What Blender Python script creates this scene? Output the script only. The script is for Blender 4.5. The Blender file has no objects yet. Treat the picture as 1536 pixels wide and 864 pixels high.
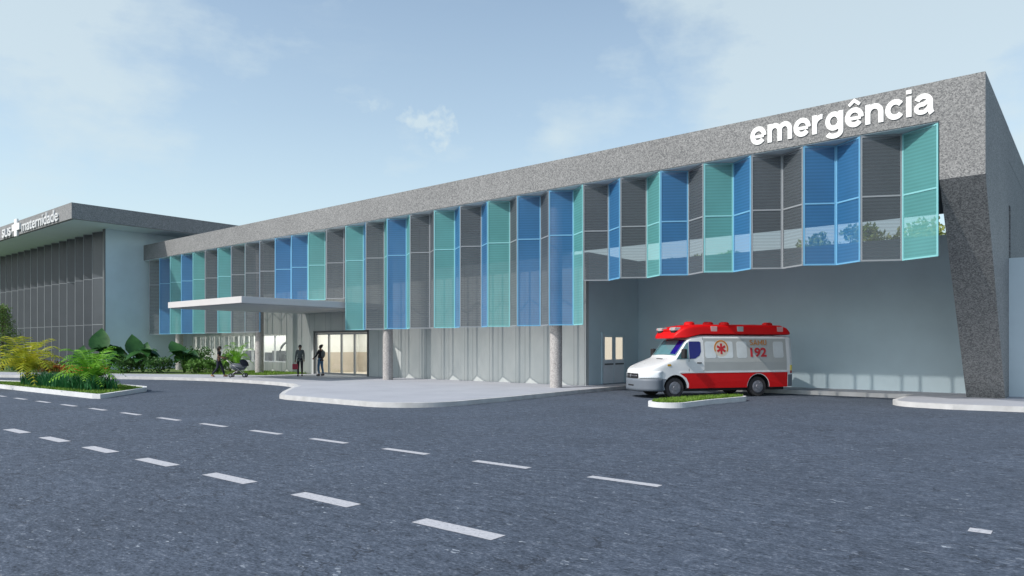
import bpy, bmesh, math, random
from mathutils import Vector, Matrix
from mathutils.geometry import tessellate_polygon
R = math.radians
random.seed(7)
scene = bpy.context.scene
C = bpy.data.collections.new('place'); scene.collection.children.link(C)
OFF = {}

# ------------------------------------------------------------------ materials
def mat(name):
    m = bpy.data.materials.new(name); m.use_nodes = True
    nt = m.node_tree; b = nt.nodes['Principled BSDF']
    return m, nt, b
def N(nt, t, **kw):
    n = nt.nodes.new(t)
    for k, v in kw.items():
        if hasattr(n, k): setattr(n, k, v)
        else: n.inputs[k].default_value = v
    return n
def math_(nt, op, a, b=None, clamp=False):
    n = nt.nodes.new('ShaderNodeMath'); n.operation = op; n.use_clamp = clamp
    for i, v in enumerate((a, b)):
        if v is None: continue
        if isinstance(v, (int, float)): n.inputs[i].default_value = v
        else: nt.links.new(v, n.inputs[i])
    return n.outputs[0]
def ramp(nt, fac, stops, interp='LINEAR'):
    r = nt.nodes.new('ShaderNodeValToRGB'); r.color_ramp.interpolation = interp
    e = r.color_ramp.elements
    while len(e) < len(stops): e.new(.5)
    for i, (p, c) in enumerate(stops):
        e[i].position = p; e[i].color = (c[0], c[1], c[2], 1) if not isinstance(c, (int, float)) else (c, c, c, 1)
    nt.links.new(fac, r.inputs[0]); return r.outputs[0]
def mixc(nt, fac, a, b, mode='MIX'):
    m = nt.nodes.new('ShaderNodeMix'); m.data_type = 'RGBA'; m.blend_type = mode
    for sock, v in ((m.inputs[0], fac), (m.inputs[6], a), (m.inputs[7], b)):
        if isinstance(v, (int, float)): sock.default_value = v
        elif isinstance(v, (tuple, list)): sock.default_value = (*v[:3], 1)
        else: nt.links.new(v, sock)
    return m.outputs[2]
def objco(nt):
    return nt.nodes.new('ShaderNodeTexCoord').outputs['Object']
def noise(nt, co, scale, detail=4, rough=.55, out='Fac', mapping=None):
    if mapping:
        mp = N(nt, 'ShaderNodeMapping'); mp.inputs['Scale'].default_value = mapping
        nt.links.new(co, mp.inputs[0]); co = mp.outputs[0]
    n = N(nt, 'ShaderNodeTexNoise', Scale=scale, Detail=detail, Roughness=rough)
    nt.links.new(co, n.inputs['Vector']); return n.outputs[out]
def bump(nt, b, h, strength=.3, dist=.02):
    n = N(nt, 'ShaderNodeBump', Strength=strength, Distance=dist)
    nt.links.new(h, n.inputs['Height']); nt.links.new(n.outputs[0], b.inputs['Normal'])
def plain(name, col, rough=.6, metal=0, var=.12, scale=3, spec=.5, bmp=0):
    m, nt, b = mat(name); co = objco(nt)
    n = noise(nt, co, scale)
    lo = [c*(1-var) for c in col]; hi = [min(1, c*(1+var)) for c in col]
    nt.links.new(ramp(nt, n, [(.3, lo), (.7, hi)]), b.inputs['Base Color'])
    b.inputs['Roughness'].default_value = rough; b.inputs['Metallic'].default_value = metal
    b.inputs['Specular IOR Level'].default_value = spec
    if bmp: bump(nt, b, noise(nt, co, scale*12), bmp)
    return m
def granite(name, lo, mid, hi, scale, big=.12):
    m, nt, b = mat(name); co = objco(nt)
    v = N(nt, 'ShaderNodeTexVoronoi', Scale=scale); nt.links.new(co, v.inputs['Vector'])
    sep = N(nt, 'ShaderNodeSeparateColor'); nt.links.new(v.outputs['Color'], sep.inputs[0])
    n2 = noise(nt, co, scale*1.3, 6, .7)
    f = math_(nt, 'ADD', math_(nt, 'MULTIPLY', sep.outputs[0], .6), math_(nt, 'MULTIPLY', n2, .45))
    c = ramp(nt, f, [(.2, lo), (.5, mid), (.85, hi)])
    g = ramp(nt, noise(nt, co, .35, 5), [(.3, 1-big), (.7, 1+big*.3)])
    nt.links.new(mixc(nt, 1, c, g, 'MULTIPLY'), b.inputs['Base Color'])
    b.inputs['Roughness'].default_value = .75
    bump(nt, b, n2, .15, .01)
    return m
M = {}
M['granite'] = granite('granite', (.10, .103, .107), (.202, .205, .207), (.32, .32, .315), 34)
M['granite_dark'] = M['granite']
M['column'] = granite('column_stone', (.2, .185, .18), (.40, .38, .37), (.50, .48, .465), 42)
M['paint'] = plain('wall_paint', (.60, .70, .75), .8, var=.05, scale=.7, bmp=.05)
M['soffit'] = plain('soffit_paint', (.66, .75, .78), .8, var=.03, scale=.5)
M['shaded_ceiling'] = plain('shaded_ceiling', (.07, .08, .09), .9)  # shadow under the roof put into the soffit colour
M['recess'] = plain('recess_paint', (.58, .70, .75), .75, var=.06, scale=.5, bmp=.05)
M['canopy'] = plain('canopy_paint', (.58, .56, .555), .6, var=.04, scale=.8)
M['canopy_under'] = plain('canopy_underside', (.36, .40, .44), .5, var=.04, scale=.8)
M['frame_grey'] = plain('frame_grey', (.30, .31, .32), .45, .3, .05)
M['frame_dark'] = plain('frame_dark', (.10, .105, .11), .45, .3, .05)
M['lettering'] = plain('white_lettering', (.85, .85, .83), .5, var=.02)
M['lettering_dull'] = plain('dull_white_lettering', (.60, .61, .61), .6, var=.03)
M['kerb'] = plain('kerb_concrete', (.50, .50, .50), .85, var=.14, scale=2.5, bmp=.15)
M['kerb_white'] = plain('kerb_whitewash', (.60, .61, .62), .8, var=.08, scale=2.5, bmp=.1)
M['soil'] = plain('soil', (.06, .05, .035), .95, var=.3, scale=6, bmp=.4)
M['ground'] = plain('ground_earth', (.09, .10, .055), .95, var=.3, scale=.3)
M['white_metal'] = plain('white_metal', (.68, .70, .72), .4, 0, .04)
M['kick'] = plain('kick_plate_metal', (.80, .84, .88), .5, 0, .03)
M['plinth_joint'] = plain('plinth_joint', (.22, .25, .27), .7)

def wall_metal():
    m, nt, b = mat('metal_cladding'); co = objco(nt)
    s = N(nt, 'ShaderNodeSeparateXYZ'); nt.links.new(co, s.inputs[0])
    x = math_(nt, 'MODULO', math_(nt, 'ADD', s.outputs[0], 200.37), 1.602)
    a = math_(nt, 'LESS_THAN', math_(nt, 'ABSOLUTE', math_(nt, 'SUBTRACT', x, .30)), .016)
    c = math_(nt, 'LESS_THAN', math_(nt, 'ABSOLUTE', math_(nt, 'SUBTRACT', x, .84)), .016)
    seam = math_(nt, 'MAXIMUM', a, c)
    wide = math_(nt, 'LESS_THAN', math_(nt, 'ABSOLUTE', math_(nt, 'SUBTRACT', x, .57)), .27)
    n = noise(nt, co, 1.4, 5, .6, mapping=(1, 1, .4))
    base = ramp(nt, n, [(.3, (.43, .46, .46)), (.7, (.52, .54, .53))])
    base = mixc(nt, math_(nt, 'MULTIPLY', wide, .12), base, (.36, .40, .42))
    col = mixc(nt, math_(nt, 'MULTIPLY', seam, .5), base, (.14, .16, .17))
    nt.links.new(col, b.inputs['Base Color'])
    b.inputs['Roughness'].default_value = .55; b.inputs['Metallic'].default_value = .15
    return m
M['cladding'] = wall_metal()

def mesh_mat(name, col, lo, hi):
    # perforated sheet: rows of slots let the light through
    m, nt, b = mat(name); co = objco(nt)
    s = N(nt, 'ShaderNodeSeparateXYZ'); nt.links.new(co, s.inputs[0])
    w = math_(nt, 'SINE', math_(nt, 'MULTIPLY', s.outputs[2], 2*math.pi/.10))
    w = math_(nt, 'ADD', math_(nt, 'MULTIPLY', w, .5), .5)
    fac = math_(nt, 'ADD', math_(nt, 'MULTIPLY', w, hi-lo), lo)
    n = noise(nt, co, .9, 3)
    cc = ramp(nt, n, [(.3, [c*.92 for c in col]), (.7, [c*1.06 for c in col])])
    cc = mixc(nt, math_(nt, 'MULTIPLY', w, .06), cc, [c*.5 for c in col])
    nt.links.new(cc, b.inputs['Base Color'])
    b.inputs['Roughness'].default_value = .35; b.inputs['Specular IOR Level'].default_value = .5
    tr = N(nt, 'ShaderNodeBsdfTransparent')
    mx = N(nt, 'ShaderNodeMixShader')
    nt.links.new(fac, mx.inputs[0]); nt.links.new(b.outputs[0], mx.inputs[1]); nt.links.new(tr.outputs[0], mx.inputs[2])
    nt.links.new(mx.outputs[0], nt.nodes['Material Output'].inputs[0])
    return m
PC = dict(grey=(.092, .108, .122), blue=(.038, .172, .375), teal=(.11, .36, .36))
FC = dict(grey=(.25, .27, .29), blue=(.14, .36, .56), teal=(.21, .50, .52))
for k in PC:
    M['sheet_'+k] = mesh_mat('perforated_'+k, PC[k], .28, .37)
    M['edge_'+k] = plain('edge_'+k, FC[k], .4, 0, .03)
M['sheet_dark'] = mesh_mat('perforated_dark', (.062, .071, .084), .05, .12)
M['edge_dark'] = plain('edge_dark', (.25, .27, .29), .4, 0, .03)

def glass(name, tint=(.8, .9, .92), tr=.75, rough=.02):
    m, nt, b = mat(name)
    t = N(nt, 'ShaderNodeBsdfTransparent'); t.inputs[0].default_value = (*tint, 1)
    g = N(nt, 'ShaderNodeBsdfGlossy', Roughness=rough)
    fr = N(nt, 'ShaderNodeFresnel', IOR=1.5)
    mx = N(nt, 'ShaderNodeMixShader')
    f = math_(nt, 'ADD', fr.outputs[0], 1-tr-.2, True)
    nt.links.new(f, mx.inputs[0]); nt.links.new(t.outputs[0], mx.inputs[1]); nt.links.new(g.outputs[0], mx.inputs[2])
    nt.links.new(mx.outputs[0], nt.nodes['Material Output'].inputs[0])
    return m
M['glass'] = glass('clear_glass', (.85, .92, .92), .78)
def lamp_mat(name, col, st):
    m, nt, b = mat(name)
    b.inputs['Base Color'].default_value = (*col, 1)
    b.inputs['Emission Color'].default_value = (*col, 1); b.inputs['Emission Strength'].default_value = st
    return m
M['ceiling_lamp'] = lamp_mat('ceiling_lamp_diffuser', (1, .96, .90), 2.6)
M['lit_glass'] = lamp_mat('lit_door_light', (.92, .80, .62), .55)
M['room_white'] = plain('room_white', (.8, .8, .78), .8, var=.03)
M['room_beige'] = plain('room_beige', (.52, .46, .39), .8, var=.06, scale=2)
M['blind'] = plain('fabric_blind', (.55, .57, .56), .9, var=.25, scale=1.2)
M['desk'] = plain('desk_grey', (.16, .17, .19), .6, var=.1)

def asphalt():
    m, nt, b = mat('asphalt'); co = objco(nt)
    n1 = noise(nt, co, .5, 6, .65)
    n2 = noise(nt, co, 30, 6, .8, mapping=(.75, 1.2, 1))
    n3 = noise(nt, co, 7, 6, .78, mapping=(.7, 1.25, 1))
    f = math_(nt, 'ADD', math_(nt, 'MULTIPLY', n2, .62), math_(nt, 'MULTIPLY', n3, .38))
    c = ramp(nt, f, [(.39, (.010, .013, .019)), (.46, (.046, .061, .086)), (.54, (.076, .096, .132)), (.64, (.23, .255, .30))])
    c = mixc(nt, 1, c, ramp(nt, n1, [(.3, .82), (.7, 1.12)]), 'MULTIPLY')
    # pale chips of aggregate
    v = N(nt, 'ShaderNodeTexVoronoi', Scale=17)
    mp = N(nt, 'ShaderNodeMapping'); mp.inputs['Scale'].default_value = (.55, 1.25, 1); mp.inputs['Rotation'].default_value = (0, 0, R(38))
    nt.links.new(co, mp.inputs[0])
    wob = mixc(nt, .12, mp.outputs[0], noise(nt, co, 9, 3, out='Color'))
    nt.links.new(wob, v.inputs['Vector'])
    sc = N(nt, 'ShaderNodeSeparateColor'); nt.links.new(v.outputs['Color'], sc.inputs[0])
    chip = math_(nt, 'MULTIPLY', math_(nt, 'GREATER_THAN', sc.outputs[0], .76), math_(nt, 'LESS_THAN', v.outputs['Distance'], .27))
    patch = ramp(nt, noise(nt, co, 1.3, 4), [(.40, .12), (.62, 1)])
    c = mixc(nt, math_(nt, 'MULTIPLY', math_(nt, 'MULTIPLY', chip, patch), math_(nt, 'MULTIPLY', sc.outputs[1], .95)), c, (.33, .37, .42))
    pit = math_(nt, 'MULTIPLY', math_(nt, 'LESS_THAN', sc.outputs[0], .10), math_(nt, 'LESS_THAN', v.outputs['Distance'], .30))
    c = mixc(nt, math_(nt, 'MULTIPLY', pit, .6), c, (.012, .016, .024))
    # dark cracks, stretched
    v2 = N(nt, 'ShaderNodeTexVoronoi', Scale=2.6); v2.feature = 'DISTANCE_TO_EDGE'
    mp2 = N(nt, 'ShaderNodeMapping'); mp2.inputs['Scale'].default_value = (.55, 1.6, 1); mp2.inputs['Rotation'].default_value = (0, 0, R(-32))
    nt.links.new(co, mp2.inputs[0])
    w2 = mixc(nt, .3, mp2.outputs[0], noise(nt, co, 2.5, 6, .7, out='Color')); nt.links.new(w2, v2.inputs['Vector'])
    crack = math_(nt, 'MULTIPLY', math_(nt, 'LESS_THAN', v2.outputs['Distance'], .016), ramp(nt, noise(nt, co, 1.7, 3), [(.5, 0), (.58, 1)]))
    c = mixc(nt, math_(nt, 'MULTIPLY', crack, .7), c, (.018, .022, .03))
    nt.links.new(c, b.inputs['Base Color']); b.inputs['Roughness'].default_value = .85
    b.inputs['Specular IOR Level'].default_value = .3
    bump(nt, b, n2, .35, .012)
    return m
M['asphalt'] = asphalt()
def road_paint():
    m, nt, b = mat('road_paint'); co = objco(nt)
    n = noise(nt, co, 26, 6, .75)
    nt.links.new(ramp(nt, n, [(.33, (.14, .15, .18)), (.43, (.38, .39, .42)), (.7, (.50, .50, .53))]), b.inputs['Base Color'])
    b.inputs['Roughness'].default_value = .8; return m
M['road_paint'] = road_paint()
def pavement():
    m, nt, b = mat('pavement'); co = objco(nt)
    n = noise(nt, co, .6, 6, .6); n2 = noise(nt, co, 30, 4, .7)
    c = ramp(nt, n, [(.3, (.315, .33, .37)), (.7, (.375, .39, .43))])
    c = mixc(nt, 1, c, ramp(nt, n2, [(.3, .9), (.7, 1.06)]), 'MULTIPLY')
    nt.links.new(c, b.inputs['Base Color']); b.inputs['Roughness'].default_value = .85
    bump(nt, b, n2, .1, .005); return m
M['pavement'] = pavement()
def plinth():
    m, nt, b = mat('plinth_stone'); co = objco(nt)
    n = noise(nt, co, 18, 5, .7)
    nt.links.new(ramp(nt, n, [(.3, (.46, .46, .41)), (.7, (.64, .63, .56))]), b.inputs['Base Color'])
    b.inputs['Roughness'].default_value = .8; return m
M['plinth'] = plinth()
def leafm(name, a, bcol, scale=4, tr=.25, rough=.55):
    m, nt, b = mat(name); co = objco(nt)
    n = noise(nt, co, scale, 3, .7)
    c = ramp(nt, n, [(.3, a), (.7, bcol)])
    nt.links.new(c, b.inputs['Base Color']); b.inputs['Roughness'].default_value = rough
    b.inputs['Specular IOR Level'].default_value = .35
    t = N(nt, 'ShaderNodeBsdfTranslucent'); nt.links.new(c, t.inputs[0])
    mx = N(nt, 'ShaderNodeMixShader'); mx.inputs[0].default_value = tr
    nt.links.new(b.outputs[0], mx.inputs[1]); nt.links.new(t.outputs[0], mx.inputs[2])
    nt.links.new(mx.outputs[0], nt.nodes['Material Output'].inputs[0])
    return m
M['leaf_tree'] = leafm('leaf_tree', (.045, .085, .018), (.13, .20, .045), 1.2)
M['leaf_far'] = leafm('leaf_far', (.13, .21, .05), (.26, .36, .10), 1.2, .35)
M['leaf_feather'] = leafm('leaf_feather', (.06, .13, .02), (.16, .28, .05), 2, .3)
M['leaf_olive'] = leafm('leaf_olive', (.17, .20, .06), (.30, .34, .11), 1.2, .35)
M['leaf_big'] = leafm('leaf_big', (.015, .065, .015), (.042, .125, .03), 2, .15, .35)
M['leaf_shrub'] = leafm('leaf_shrub', (.022, .075, .018), (.085, .20, .045), 3)
M['leaf_light'] = leafm('leaf_light', (.05, .13, .02), (.13, .26, .05), 3)
M['frond_green'] = leafm('frond_green', (.07, .26, .015), (.26, .52, .05), 2.5, .35)
M['frond_yellow'] = leafm('frond_yellow', (.18, .28, .015), (.58, .52, .04), 2.0, .35)
M['iris'] = leafm('iris_blade', (.018, .10, .035), (.045, .21, .065), 3, .2)
M['flower'] = leafm('orange_flower', (.35, .07, .01), (.60, .20, .03), 5, .2)
M['bronze_leaf'] = leafm('bronze_leaf', (.10, .05, .01), (.22, .12, .03), 3)
M['bark'] = plain('bark', (.10, .075, .05), .9, var=.3, scale=8, bmp=.4)
M['lawn_base'] = plain('lawn_base', (.07, .12, .02), .95, var=.3, scale=5)
M['grass'] = leafm('grass_blade', (.08, .17, .02), (.22, .36, .05), 3, .3)

# ------------------------------------------------------------------ mesh helpers
class MB:
    def __init__(s): s.v = []; s.f = []
    def add(s, vs, fs):
        o = len(s.v); s.v += [tuple(v) for v in vs]; s.f += [tuple(i+o for i in f) for f in fs]; return s
    def box(s, x0, x1, y0, y1, z0, z1):
        return s.add([(x0,y0,z0),(x1,y0,z0),(x1,y1,z0),(x0,y1,z0),(x0,y0,z1),(x1,y0,z1),(x1,y1,z1),(x0,y1,z1)],
                     [(0,3,2,1),(4,5,6,7),(0,1,5,4),(1,2,6,5),(2,3,7,6),(3,0,4,7)])
    def bar(s, a, b, w, d=None, up=(0,0,1)):
        a = Vector(a); b = Vector(b); t = (b-a).normalized(); u = Vector(up)
        if abs(t.dot(u)) > .95: u = Vector((0,1,0))
        x = t.cross(u).normalized(); y = x.cross(t).normalized(); d = d or w
        vs = []
        for p in (a, b):
            for sx, sy in ((-1,-1),(1,-1),(1,1),(-1,1)): vs.append(p + x*sx*w/2 + y*sy*d/2)
        return s.add(vs, [(3,2,1,0),(4,5,6,7),(0,1,5,4),(1,2,6,5),(2,3,7,6),(3,0,4,7)])
    def tube(s, pts, rad, n=8):
        pts = [Vector(p) for p in pts]
        if not isinstance(rad, (list, tuple)): rad = [rad]*len(pts)
        rings = []; vs = []; fs = []
        for i, p in enumerate(pts):
            t = (pts[min(i+1, len(pts)-1)] - pts[max(i-1, 0)]).normalized()
            u = Vector((0,0,1)) if abs(t.z) < .9 else Vector((1,0,0))
            x = t.cross(u).normalized(); y = x.cross(t)
            for k in range(n):
                a = 2*math.pi*k/n; vs.append(p + x*math.cos(a)*rad[i] + y*math.sin(a)*rad[i])
        for i in range(len(pts)-1):
            for k in range(n):
                k2 = (k+1) % n; fs.append((i*n+k, i*n+k2, (i+1)*n+k2, (i+1)*n+k))
        fs.append(tuple(range(n-1, -1, -1))); fs.append(tuple((len(pts)-1)*n+k for k in range(n)))
        return s.add(vs, fs)
    def prism(s, poly, z0, z1):
        n = len(poly)
        ar = sum(poly[i][0]*poly[(i+1)%n][1]-poly[(i+1)%n][0]*poly[i][1] for i in range(n))
        if ar < 0: poly = poly[::-1]
        vs = [(x,y,z0) for x,y in poly]+[(x,y,z1) for x,y in poly]
        fs = [tuple(range(n-1,-1,-1)), tuple(range(n,2*n))]+[(i,(i+1)%n,n+(i+1)%n,n+i) for i in range(n)]
        return s.add(vs, fs)
    def blob(s, c, r, n=10, m=7, jit=0):
        vs = []; fs = []
        for j in range(m+1):
            th = math.pi*j/m
            for i in range(n):
                ph = 2*math.pi*i/n; k = 1+random.uniform(-jit, jit)
                vs.append((c[0]+r[0]*k*math.sin(th)*math.cos(ph), c[1]+r[1]*k*math.sin(th)*math.sin(ph), c[2]+r[2]*k*math.cos(th)))
        for j in range(m):
            for i in range(n):
                i2 = (i+1)%n; fs.append((j*n+i, (j+1)*n+i, (j+1)*n+i2, j*n+i2))
        return s.add(vs, fs)
    def build(s, name, m, parent=None, smooth=False, local=False, mats=None, fidx=None, bevel=0, weld=False):
        me = bpy.data.meshes.new(name)
        off = Vector((0,0,0)) if (parent is None or local) else OFF[parent.name]
        me.from_pydata([tuple(Vector(v)-off) for v in s.v], [], s.f); me.update()
        if weld:
            bm = bmesh.new(); bm.from_mesh(me); bmesh.ops.remove_doubles(bm, verts=bm.verts, dist=1e-5)
            bmesh.ops.recalc_face_normals(bm, faces=bm.faces); bm.to_mesh(me); bm.free()
        o = bpy.data.objects.new(name, me); C.objects.link(o)
        me.materials.append(m if not isinstance(m, str) else M[m])
        if smooth:
            for p in me.polygons: p.use_smooth = True
        if bevel:
            bv = o.modifiers.new('Bevel', 'BEVEL'); bv.width = bevel; bv.segments = 2; bv.limit_method = 'ANGLE'
        if parent: o.parent = parent
        OFF[o.name] = off
        return o
def empty(name, loc, rz=0):
    o = bpy.data.objects.new(name, None); C.objects.link(o); o.location = loc; o.rotation_euler = (0,0,rz)
    o.empty_display_size = .3; OFF[o.name] = Vector(loc); return o
def tag(o, label=None, cat=None, group=None, kind=None):
    if label: o['label'] = label
    if cat: o['category'] = cat
    if group: o['group'] = group
    if kind: o['kind'] = kind
    return o
def struct(o): o['kind'] = 'structure'; return o
def copy_tree(o, parent=None):
    c = o.copy(); C.objects.link(c); c.parent = parent
    for ch in [x for x in C.objects if x.parent == o]: copy_tree(ch, c)
    return c
def text_mesh(body, size, extrude, offset=0, sx=1.0, align='LEFT', spacing=1.0):
    cu = bpy.data.curves.new('lettering', 'FONT'); cu.body = body; cu.size = size; cu.extrude = extrude; cu.offset = offset
    cu.align_x = align; cu.resolution_u = 4; cu.space_character = spacing
    o = bpy.data.objects.new('lettering', cu); C.objects.link(o)
    dg = bpy.context.evaluated_depsgraph_get(); me = bpy.data.meshes.new_from_object(o.evaluated_get(dg))
    bpy.data.objects.remove(o); bpy.data.curves.remove(cu)
    for v in me.vertices: v.co.x *= sx
    return me
def text_mb(body, fit, **kw):
    # fit = (x0, x1) horizontal extent, z baseline, cap height; text stands in the XZ plane facing -Y
    me = text_mesh(body, **kw); xs = [v.co.x for v in me.vertices]
    return me, min(xs), max(xs)

# ------------------------------------------------------------------ camera and calibration
CAMZ, FPX, CX, HY = 1.83, 1060.7, 768.0, 518.5
YAW = R(39.65)
FW = (-math.sin(YAW), math.cos(YAW)); RT = (math.cos(YAW), math.sin(YAW))
cam = bpy.data.cameras.new('camera'); co_ = bpy.data.objects.new('camera', cam); C.objects.link(co_)
co_.location = (0, 0, CAMZ); co_.rotation_euler = (R(90), 0, YAW)
cam.sensor_width = 36; cam.lens = 36*FPX/1536; cam.shift_y = (HY-432)/1536; cam.clip_end = 6000; cam.clip_start = .1
scene.camera = co_

# ------------------------------------------------------------------ light
SD = Vector((.41, 1, -1.01)).normalized()
sun = bpy.data.lights.new('sun', 'SUN'); sun.energy = 3.2; sun.angle = R(.6); sun.color = (1, .95, .89)
so = bpy.data.objects.new('sun', sun); C.objects.link(so); so.location = (-20, -20, 40)
so.rotation_euler = SD.to_track_quat('-Z', 'Y').to_euler()
w = bpy.data.worlds.new('World'); scene.world = w; w.use_nodes = True
nt = w.node_tree; bg = nt.nodes['Background']
sky = N(nt, 'ShaderNodeTexSky'); sky.sky_type = 'NISHITA'; sky.sun_disc = False
sky.sun_elevation = math.asin(-SD.z); sky.sun_rotation = math.atan2(-SD.x, -SD.y)
sky.air_density = 1.0; sky.dust_density = 1.6; sky.ozone_density = .7
bg.inputs['Strength'].default_value = .148
tc = N(nt, 'ShaderNodeTexCoord'); gen = tc.outputs['Generated']
sp = N(nt, 'ShaderNodeSeparateXYZ'); nt.links.new(gen, sp.inputs[0])
# pale haze low down
hz = ramp(nt, sp.outputs[2], [(0, 1), (.12, .78), (.30, .42), (.55, .14)])
base = mixc(nt, math_(nt, 'MULTIPLY', hz, .75), sky.outputs[0], (4.3, 4.95, 5.15))
nm = noise(nt, gen, 3.2, 7, .58, mapping=(1, 1, 2.6))
def dirpx(px, py):
    u = (px-CX)/FPX; v = (HY-py)/FPX
    return Vector((FW[0]+u*RT[0], FW[1]+u*RT[1], v)).normalized()
gw = mixc(nt, .14, gen, noise(nt, gen, 5.5, 6, .6, out='Color'), 'LINEAR_LIGHT')
mask = None
for px, py, rad, amt in ((20, 30, .21, .95), (180, 105, .12, .5), (1230, 40, .25, 1.35), (1110, 95, .13, 1.0), (1360, 60, .14, 1.0), (920, 150, .13, .6), (632, 168, .034, 1.45), (598, 158, .02, .6), (640, 115, .014, .7), (1500, 190, .10, .6), (560, 250, .1, .4)):
    d = dirpx(px, py)
    dp = nt.nodes.new('ShaderNodeVectorMath'); dp.operation = 'DISTANCE'
    nt.links.new(gw, dp.inputs[0]); dp.inputs[1].default_value = d
    fall = math_(nt, 'MULTIPLY', math_(nt, 'SUBTRACT', 1, math_(nt, 'DIVIDE', dp.outputs['Value'], rad*1.25), True), amt)
    mask = fall if mask is None else math_(nt, 'MAXIMUM', mask, fall)
cl = math_(nt, 'ADD', math_(nt, 'MULTIPLY', mask, .75), math_(nt, 'MULTIPLY', math_(nt, 'SUBTRACT', nm, .5), 1.5))
cl = ramp(nt, cl, [(.22, 0), (.52, 1)])
wisp = ramp(nt, noise(nt, gen, 2.0, 8, .62, mapping=(1, 1, 4)), [(.55, 0), (.8, .25)])
cl = math_(nt, 'MULTIPLY', math_(nt, 'MAXIMUM', cl, wisp), .66)
base = mixc(nt, cl, base, (3.85, 4.3, 4.6))
base = mixc(nt, 1, base, (.955, 1.0, .985), 'MULTIPLY')
nt.links.new(base, bg.inputs['Color'])
vs = scene.view_settings
scene.display_settings.display_device = 'sRGB'
vs.view_transform = 'Standard'; vs.look = 'None'; vs.gamma = 1; vs.use_curve_mapping = False; vs.exposure = .35

# ------------------------------------------------------------------ ground, road, pavements
struct(MB().add([(-2500,-2500,-.06),(2500,-2500,-.06),(2500,2500,-.06),(-2500,2500,-.06)], [(0,1,2,3)]).build('ground', 'ground'))
struct(MB().add([(-150,-60,0),(120,-60,0),(120,60,0),(-150,60,0)], [(0,1,2,3)]).build('road', 'asphalt'))
def arc(cx, cy, r, a0, a1, n=8):
    return [(cx+r*math.cos(R(a0+(a1-a0)*i/n)), cy+r*math.sin(R(a0+(a1-a0)*i/n))) for i in range(n+1)]
def inset(poly, d):
    n = len(poly); out = []
    ar = sum(poly[i][0]*poly[(i+1)%n][1]-poly[(i+1)%n][0]*poly[i][1] for i in range(n))
    sg = 1 if ar > 0 else -1
    for i in range(n):
        p0 = Vector(poly[i-1]); p1 = Vector(poly[i]); p2 = Vector(poly[(i+1)%n])
        a = (p1-p0).normalized(); b = (p2-p1).normalized()
        na = Vector((-a.y, a.x))*sg; nb = Vector((-b.y, b.x))*sg
        k = (na+nb); k = k/max(.3, k.length_squared)*2
        out.append(tuple(p1+k*d))
    return out
def smooth_poly(pts, it=2):
    for _ in range(it):
        q = []
        for i in range(len(pts)-1):
            a, b = Vector(pts[i]), Vector(pts[i+1]); q += [tuple(a*.75+b*.25), tuple(a*.25+b*.75)]
        pts = [pts[0]]+q+[pts[-1]]
    return pts
front = [(-120,-8)] + smooth_poly([(-58,8.6),(-49,12.5),(-43.6,14.6),(-39.8,16.9),(-35.5,18.2),(-31,18.35),(-27.6,18.0),(-26.0,17.05)], 2) + \
        smooth_poly([(-26.0,17.05),(-22.0,13.75),(-21.2,13.55)], 1) + [(-17.6,13.55)] + arc(-17.0, 15.6, 2.05, -90, 0, 20) + [(-14.95,18), (-15.2,22), (-15.3,27.4)]
side = [(-15.3,29.9),(-53,29.9),(-120,29.9)]
pav = front+side
struct(MB().prism(inset(pav, .16), -.02, .15).build('pavement', 'pavement'))
k = MB()
for i in range(len(front)-1):
    a, b = front[i], front[i+1]; ia, ib = inset(pav, .157)[i], inset(pav, .157)[i+1]
    k.add([(*a,-.02),(*b,-.02),(*b,.146),(*a,.146),(*ia,.146),(*ib,.146)], [(0,1,2,3),(3,2,5,4)])
struct(k.build('pavement_kerb', 'kerb', weld=True))
# pavement strip along the recessed wall and round the leaning pillar
rp = [(-15.3,29.9),(-15.3,27.35),(-5.0,27.5),(-4.95,25.2)] + arc(-3.9, 24.75, 1.05, 180, 265, 16) + [(-3.2,23.62),(-1.5,23.95),(2,24.7),(14,26.8),(14,29.9)]
struct(MB().prism(inset(rp, .13), -.02, .152).build('pavement', 'pavement'))
k = MB(); irp = inset(rp, .127)
for i in range(1, len(rp)-2):
    a, b = rp[i], rp[i+1]; ia, ib = irp[i], irp[i+1]
    k.add([(*a,-.02),(*b,-.02),(*b,.148),(*a,.148),(*ia,.148),(*ib,.148)], [(0,1,2,3),(3,2,5,4)])
struct(k.build('pavement_kerb', 'kerb', weld=True))

# painted dashes
def dash(x0, x1, y, w, sl=.015):
    o = MB().add([(x0,y-w/2+sl*x0,.004),(x1,y-w/2+sl*x1,.004),(x1,y+w/2+sl*x1,.004),(x0,y+w/2+sl*x0,.004)], [(0,1,2,3)]).build('lane_dash', 'road_paint')
    struct(o)
for i in range(16):
    c = -4.93-2.15*i; dash(c-.54, c+.54, 5.16, .215)
for i in range(22):
    c = -4.93-2.15*i; dash(c-.54, c+.54, 8.38, .155)
dash(-.99, -.80, 8.33, .17)

# ------------------------------------------------------------------ emergency building
B = empty('hospital_building', (-27, 23, .15))
tag(B, 'long emergency building with folded blue, teal and grey mesh screen under granite', 'building')
ZT, ZF, ZR, ZS, ZL = 9.01, 7.93, 6.13, 4.26, 2.62
XL, XR, YF, YI = -52.6, -2.27, 22.15, 22.70
MB().box(XL, XR, YF, 37.8, ZF, ZT).build('granite_band', 'granite', B)
MB().box(XL+.02, XR-1.06, YF+.04, 22.95, ZF-.03, ZF-.003).build('soffit', 'soffit', B)
MB().box(XL+.02, XR-1.06, 22.951, 37.7, ZF-.034, ZF-.003).build('shaded_soffit', 'shaded_ceiling', B)  # rear soffit, coloured near black for the shade under the roof
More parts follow.
